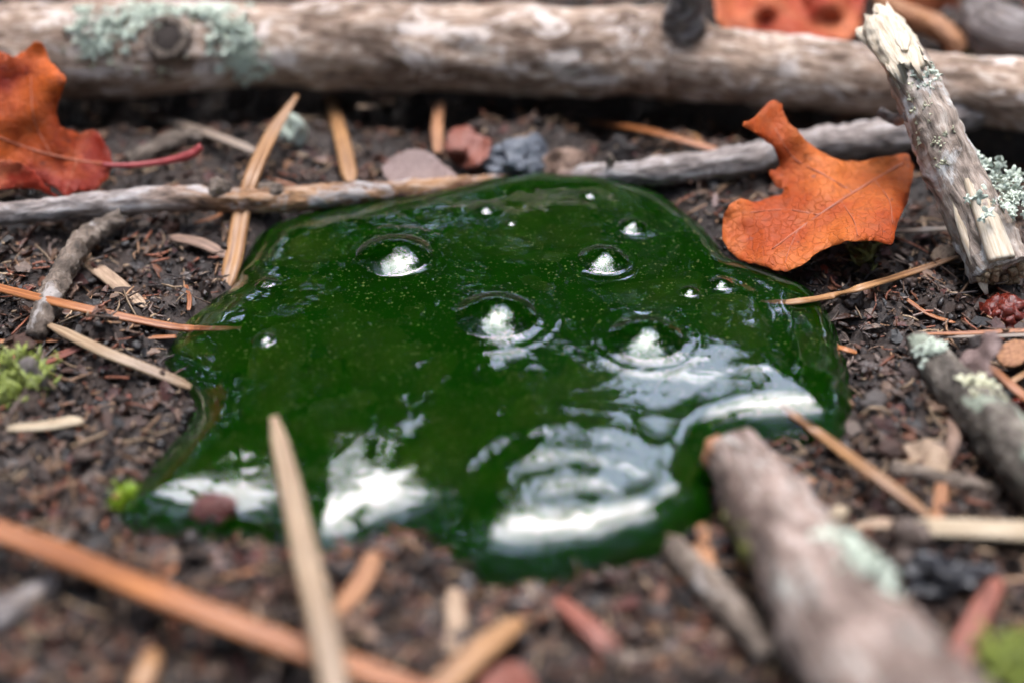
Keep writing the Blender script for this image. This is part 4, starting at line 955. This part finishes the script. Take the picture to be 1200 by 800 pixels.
# ------------------------------------------------------------------ crumbs of soil (uncountable)
def crumbs(name, n, sub, r0, r1, seed, pw, palette, rough, label):
    r = np.random.default_rng(seed)
    px, py = r.uniform(-40, 1240, n*2), 830*r.random(n*2)**0.95-15
    a_ = (px-600)/1200*36/LENS; b_ = -(py-400)/1200*36/LENS
    D = FWD[None]+RT[None]*a_[:, None]+UP[None]*b_[:, None]
    P = CAM+D*((0.05-CAM[2])/D[:, 2])[:, None]
    d = edge_dist(P[:, :2]); kd = d < -0.02; P = P[kd][:n]; d = d[kd][:n]; n = len(P); wet = np.exp(-(d/0.55)**2)
    P[:, 2] = gh(P[:, 0], P[:, 1])
    IV, IF = ico(sub); m = len(IV)
    s = r0+(r1-r0)*r.random(n)**pw
    st = r.uniform(0.45, 1.5, (n, 3)); st[:, 2] *= np.where(r.random(n) < 0.5, 0.3, 0.8)
    V = IV[None]*st[:, None, :]
    ph = r.uniform(0, 50, (n, 1, 3))
    V = V*(1+0.42*vnoise(IV[None]*1.3+ph, 5)+0.40*vnoise(IV[None]*3.1+ph, 6))[..., None]*s[:, None, None]
    g = r.uniform(0, 6.28, n); c, s2 = np.cos(g), np.sin(g)
    V = np.stack([V[..., 0]*c[:, None]-V[..., 1]*s2[:, None], V[..., 0]*s2[:, None]+V[..., 1]*c[:, None], V[..., 2]], -1)
    tx = r.normal(0, 0.5, (n, 1)); V = np.stack([V[..., 0], V[..., 1]*np.cos(tx)-V[..., 2]*np.sin(tx), V[..., 1]*np.sin(tx)+V[..., 2]*np.cos(tx)], -1)
    V = V+P[:, None, :]+np.array([0, 0, 1.0])*(s*r.uniform(-0.1, 0.75, n))[:, None, None]
    F = (IF[None]+(np.arange(n)*m)[:, None, None]).reshape(-1, 3)
    pal = np.array(palette); C = pal[r.integers(0, len(pal), n)]*r.uniform(0.6, 1.3, (n, 1))
    T_ = np.concatenate([C*(1-0.4*wet[:, None]), r.uniform(rough[0], rough[1], (n, 1))*(1-0.6*wet[:, None])], 1)
    T_ = np.repeat(T_[:, None, :], m, 1)
    tag(mk(name, V.reshape(-1, 3), F, M['crumb'], None, None, True, T_), label, 'soil', kind='stuff')
DK = [(0.0070, 0.0041, 0.0031), (0.0117, 0.0066, 0.0048), (0.0203, 0.0113, 0.0082), (0.0390, 0.0234, 0.0172), (0.0203, 0.0156, 0.0140), (0.0663, 0.0437, 0.0328), (0.0468, 0.0172, 0.0078)]
crumbs('soil_crumbs', 9500, 1, 0.02, 0.075, 1, 2.4, DK, (0.14, 0.6), 'dark damp soil crumbs strewn over the ground')
crumbs('soil_clods', 520, 3, 0.05, 0.16, 2, 1.6, DK[1:4]+DK[5:], (0.6, 0.95), 'larger dark soil clods among the litter')
crumbs('soil_grains', 14000, 0 if False else 1, 0.010, 0.03, 3, 1.2, DK+[(0.30, 0.24, 0.19), (0.24, 0.12, 0.06), (0.2, 0.18, 0.17)], (0.2, 0.6), 'fine pale and dark grains on the soil')
def fibres(n, seed):
    r = np.random.default_rng(seed); Vs, Fs, Ts, o = [], [], [], 0
    pal = [(0.30, 0.17, 0.09), (0.40, 0.28, 0.17), (0.12, 0.07, 0.045), (0.22, 0.16, 0.13), (0.30, 0.10, 0.05), (0.06, 0.045, 0.04)]
    P0 = np.stack([spot(r, 0.03) for _ in range(n)])
    Z0 = gh(P0[:, 0], P0[:, 1])
    for (x, y, _), z in zip(P0, Z0):
        L = 0.06+0.5*r.random()**2.5; w_ = r.uniform(0.008, 0.026); a = r.uniform(0, 6.28); tl = r.normal(0, 0.25); bend = r.normal(0, 0.25)
        c = np.array(pal[r.integers(0, len(pal))])*r.uniform(0.6, 1.2)
        for i in range(4):
            u = i/3-0.5; aa = a+bend*u*2
            q = np.array([x+math.cos(aa)*L*u, y+math.sin(aa)*L*u, z+0.035+tl*L*u*0.8+0.03])
            sd_ = np.array([-math.sin(aa), math.cos(aa), 0])*w_*(0.5 if i in (0, 3) else 1)
            Vs += [q-sd_, q+np.array([0, 0, w_*1.2]), q+sd_]; Ts += [(*c, 0.6)]*3
        for i in range(3):
            b = o+i*3
            for j in range(3): Fs.append((b+j, b+(j+1) % 3, b+3+(j+1) % 3, b+3+j))
        Fs += [(o, o+2, o+1), (o+9, o+10, o+11)]; o += 12
    tag(mk('litter', Vs, Fs, M['crumb'], None, None, True, Ts), 'fine plant fibres and slivers strewn over the soil', 'litter', kind='stuff')
fibres(5200, 9)

# half-rotted leaf mould: small thin scraps matted into the soil
def leaf_mould(n, seed):
    r = np.random.default_rng(seed); P0 = np.stack([spot(r, 0.02) for _ in range(n)]); Z0 = gh(P0[:, 0], P0[:, 1]); Vs, Fs, Ts, o = [], [], [], 0
    pal = [(0.0960, 0.0416, 0.0240), (0.0560, 0.0280, 0.0192), (0.1440, 0.0544, 0.0256), (0.1280, 0.0920, 0.0720), (0.0280, 0.0176, 0.0144), (0.1600, 0.0960, 0.0600), (0.0880, 0.0200, 0.0136), (0.0160, 0.0152, 0.0168)]
    for (x, y, _), z in zip(P0, Z0):
        L = 0.05+0.20*r.random()**2.0
        V, F, G = flake(np.array([x, y, z+0.035]), L*r.uniform(1, 2), L, 0.008, r.uniform(0, 6.28), r.normal(0, 0.45, 2), int(r.integers(1e6)), None)
        Vs.append(V); Fs += [tuple(i+o for i in f) for f in F]; o += len(V)
        c = np.array(pal[r.integers(0, len(pal))])*r.uniform(0.35, 1.1); Ts.append(np.tile([*c, r.uniform(0.25, 0.7)], (len(V), 1)))
    tag(mk('leaf_mould_debris', np.vstack(Vs), Fs, M['crumb'], None, None, False, np.vstack(Ts)), 'matted brown scraps of rotting leaf pressed into the soil', 'leaf mould', kind='stuff')
leaf_mould(5600, 12)
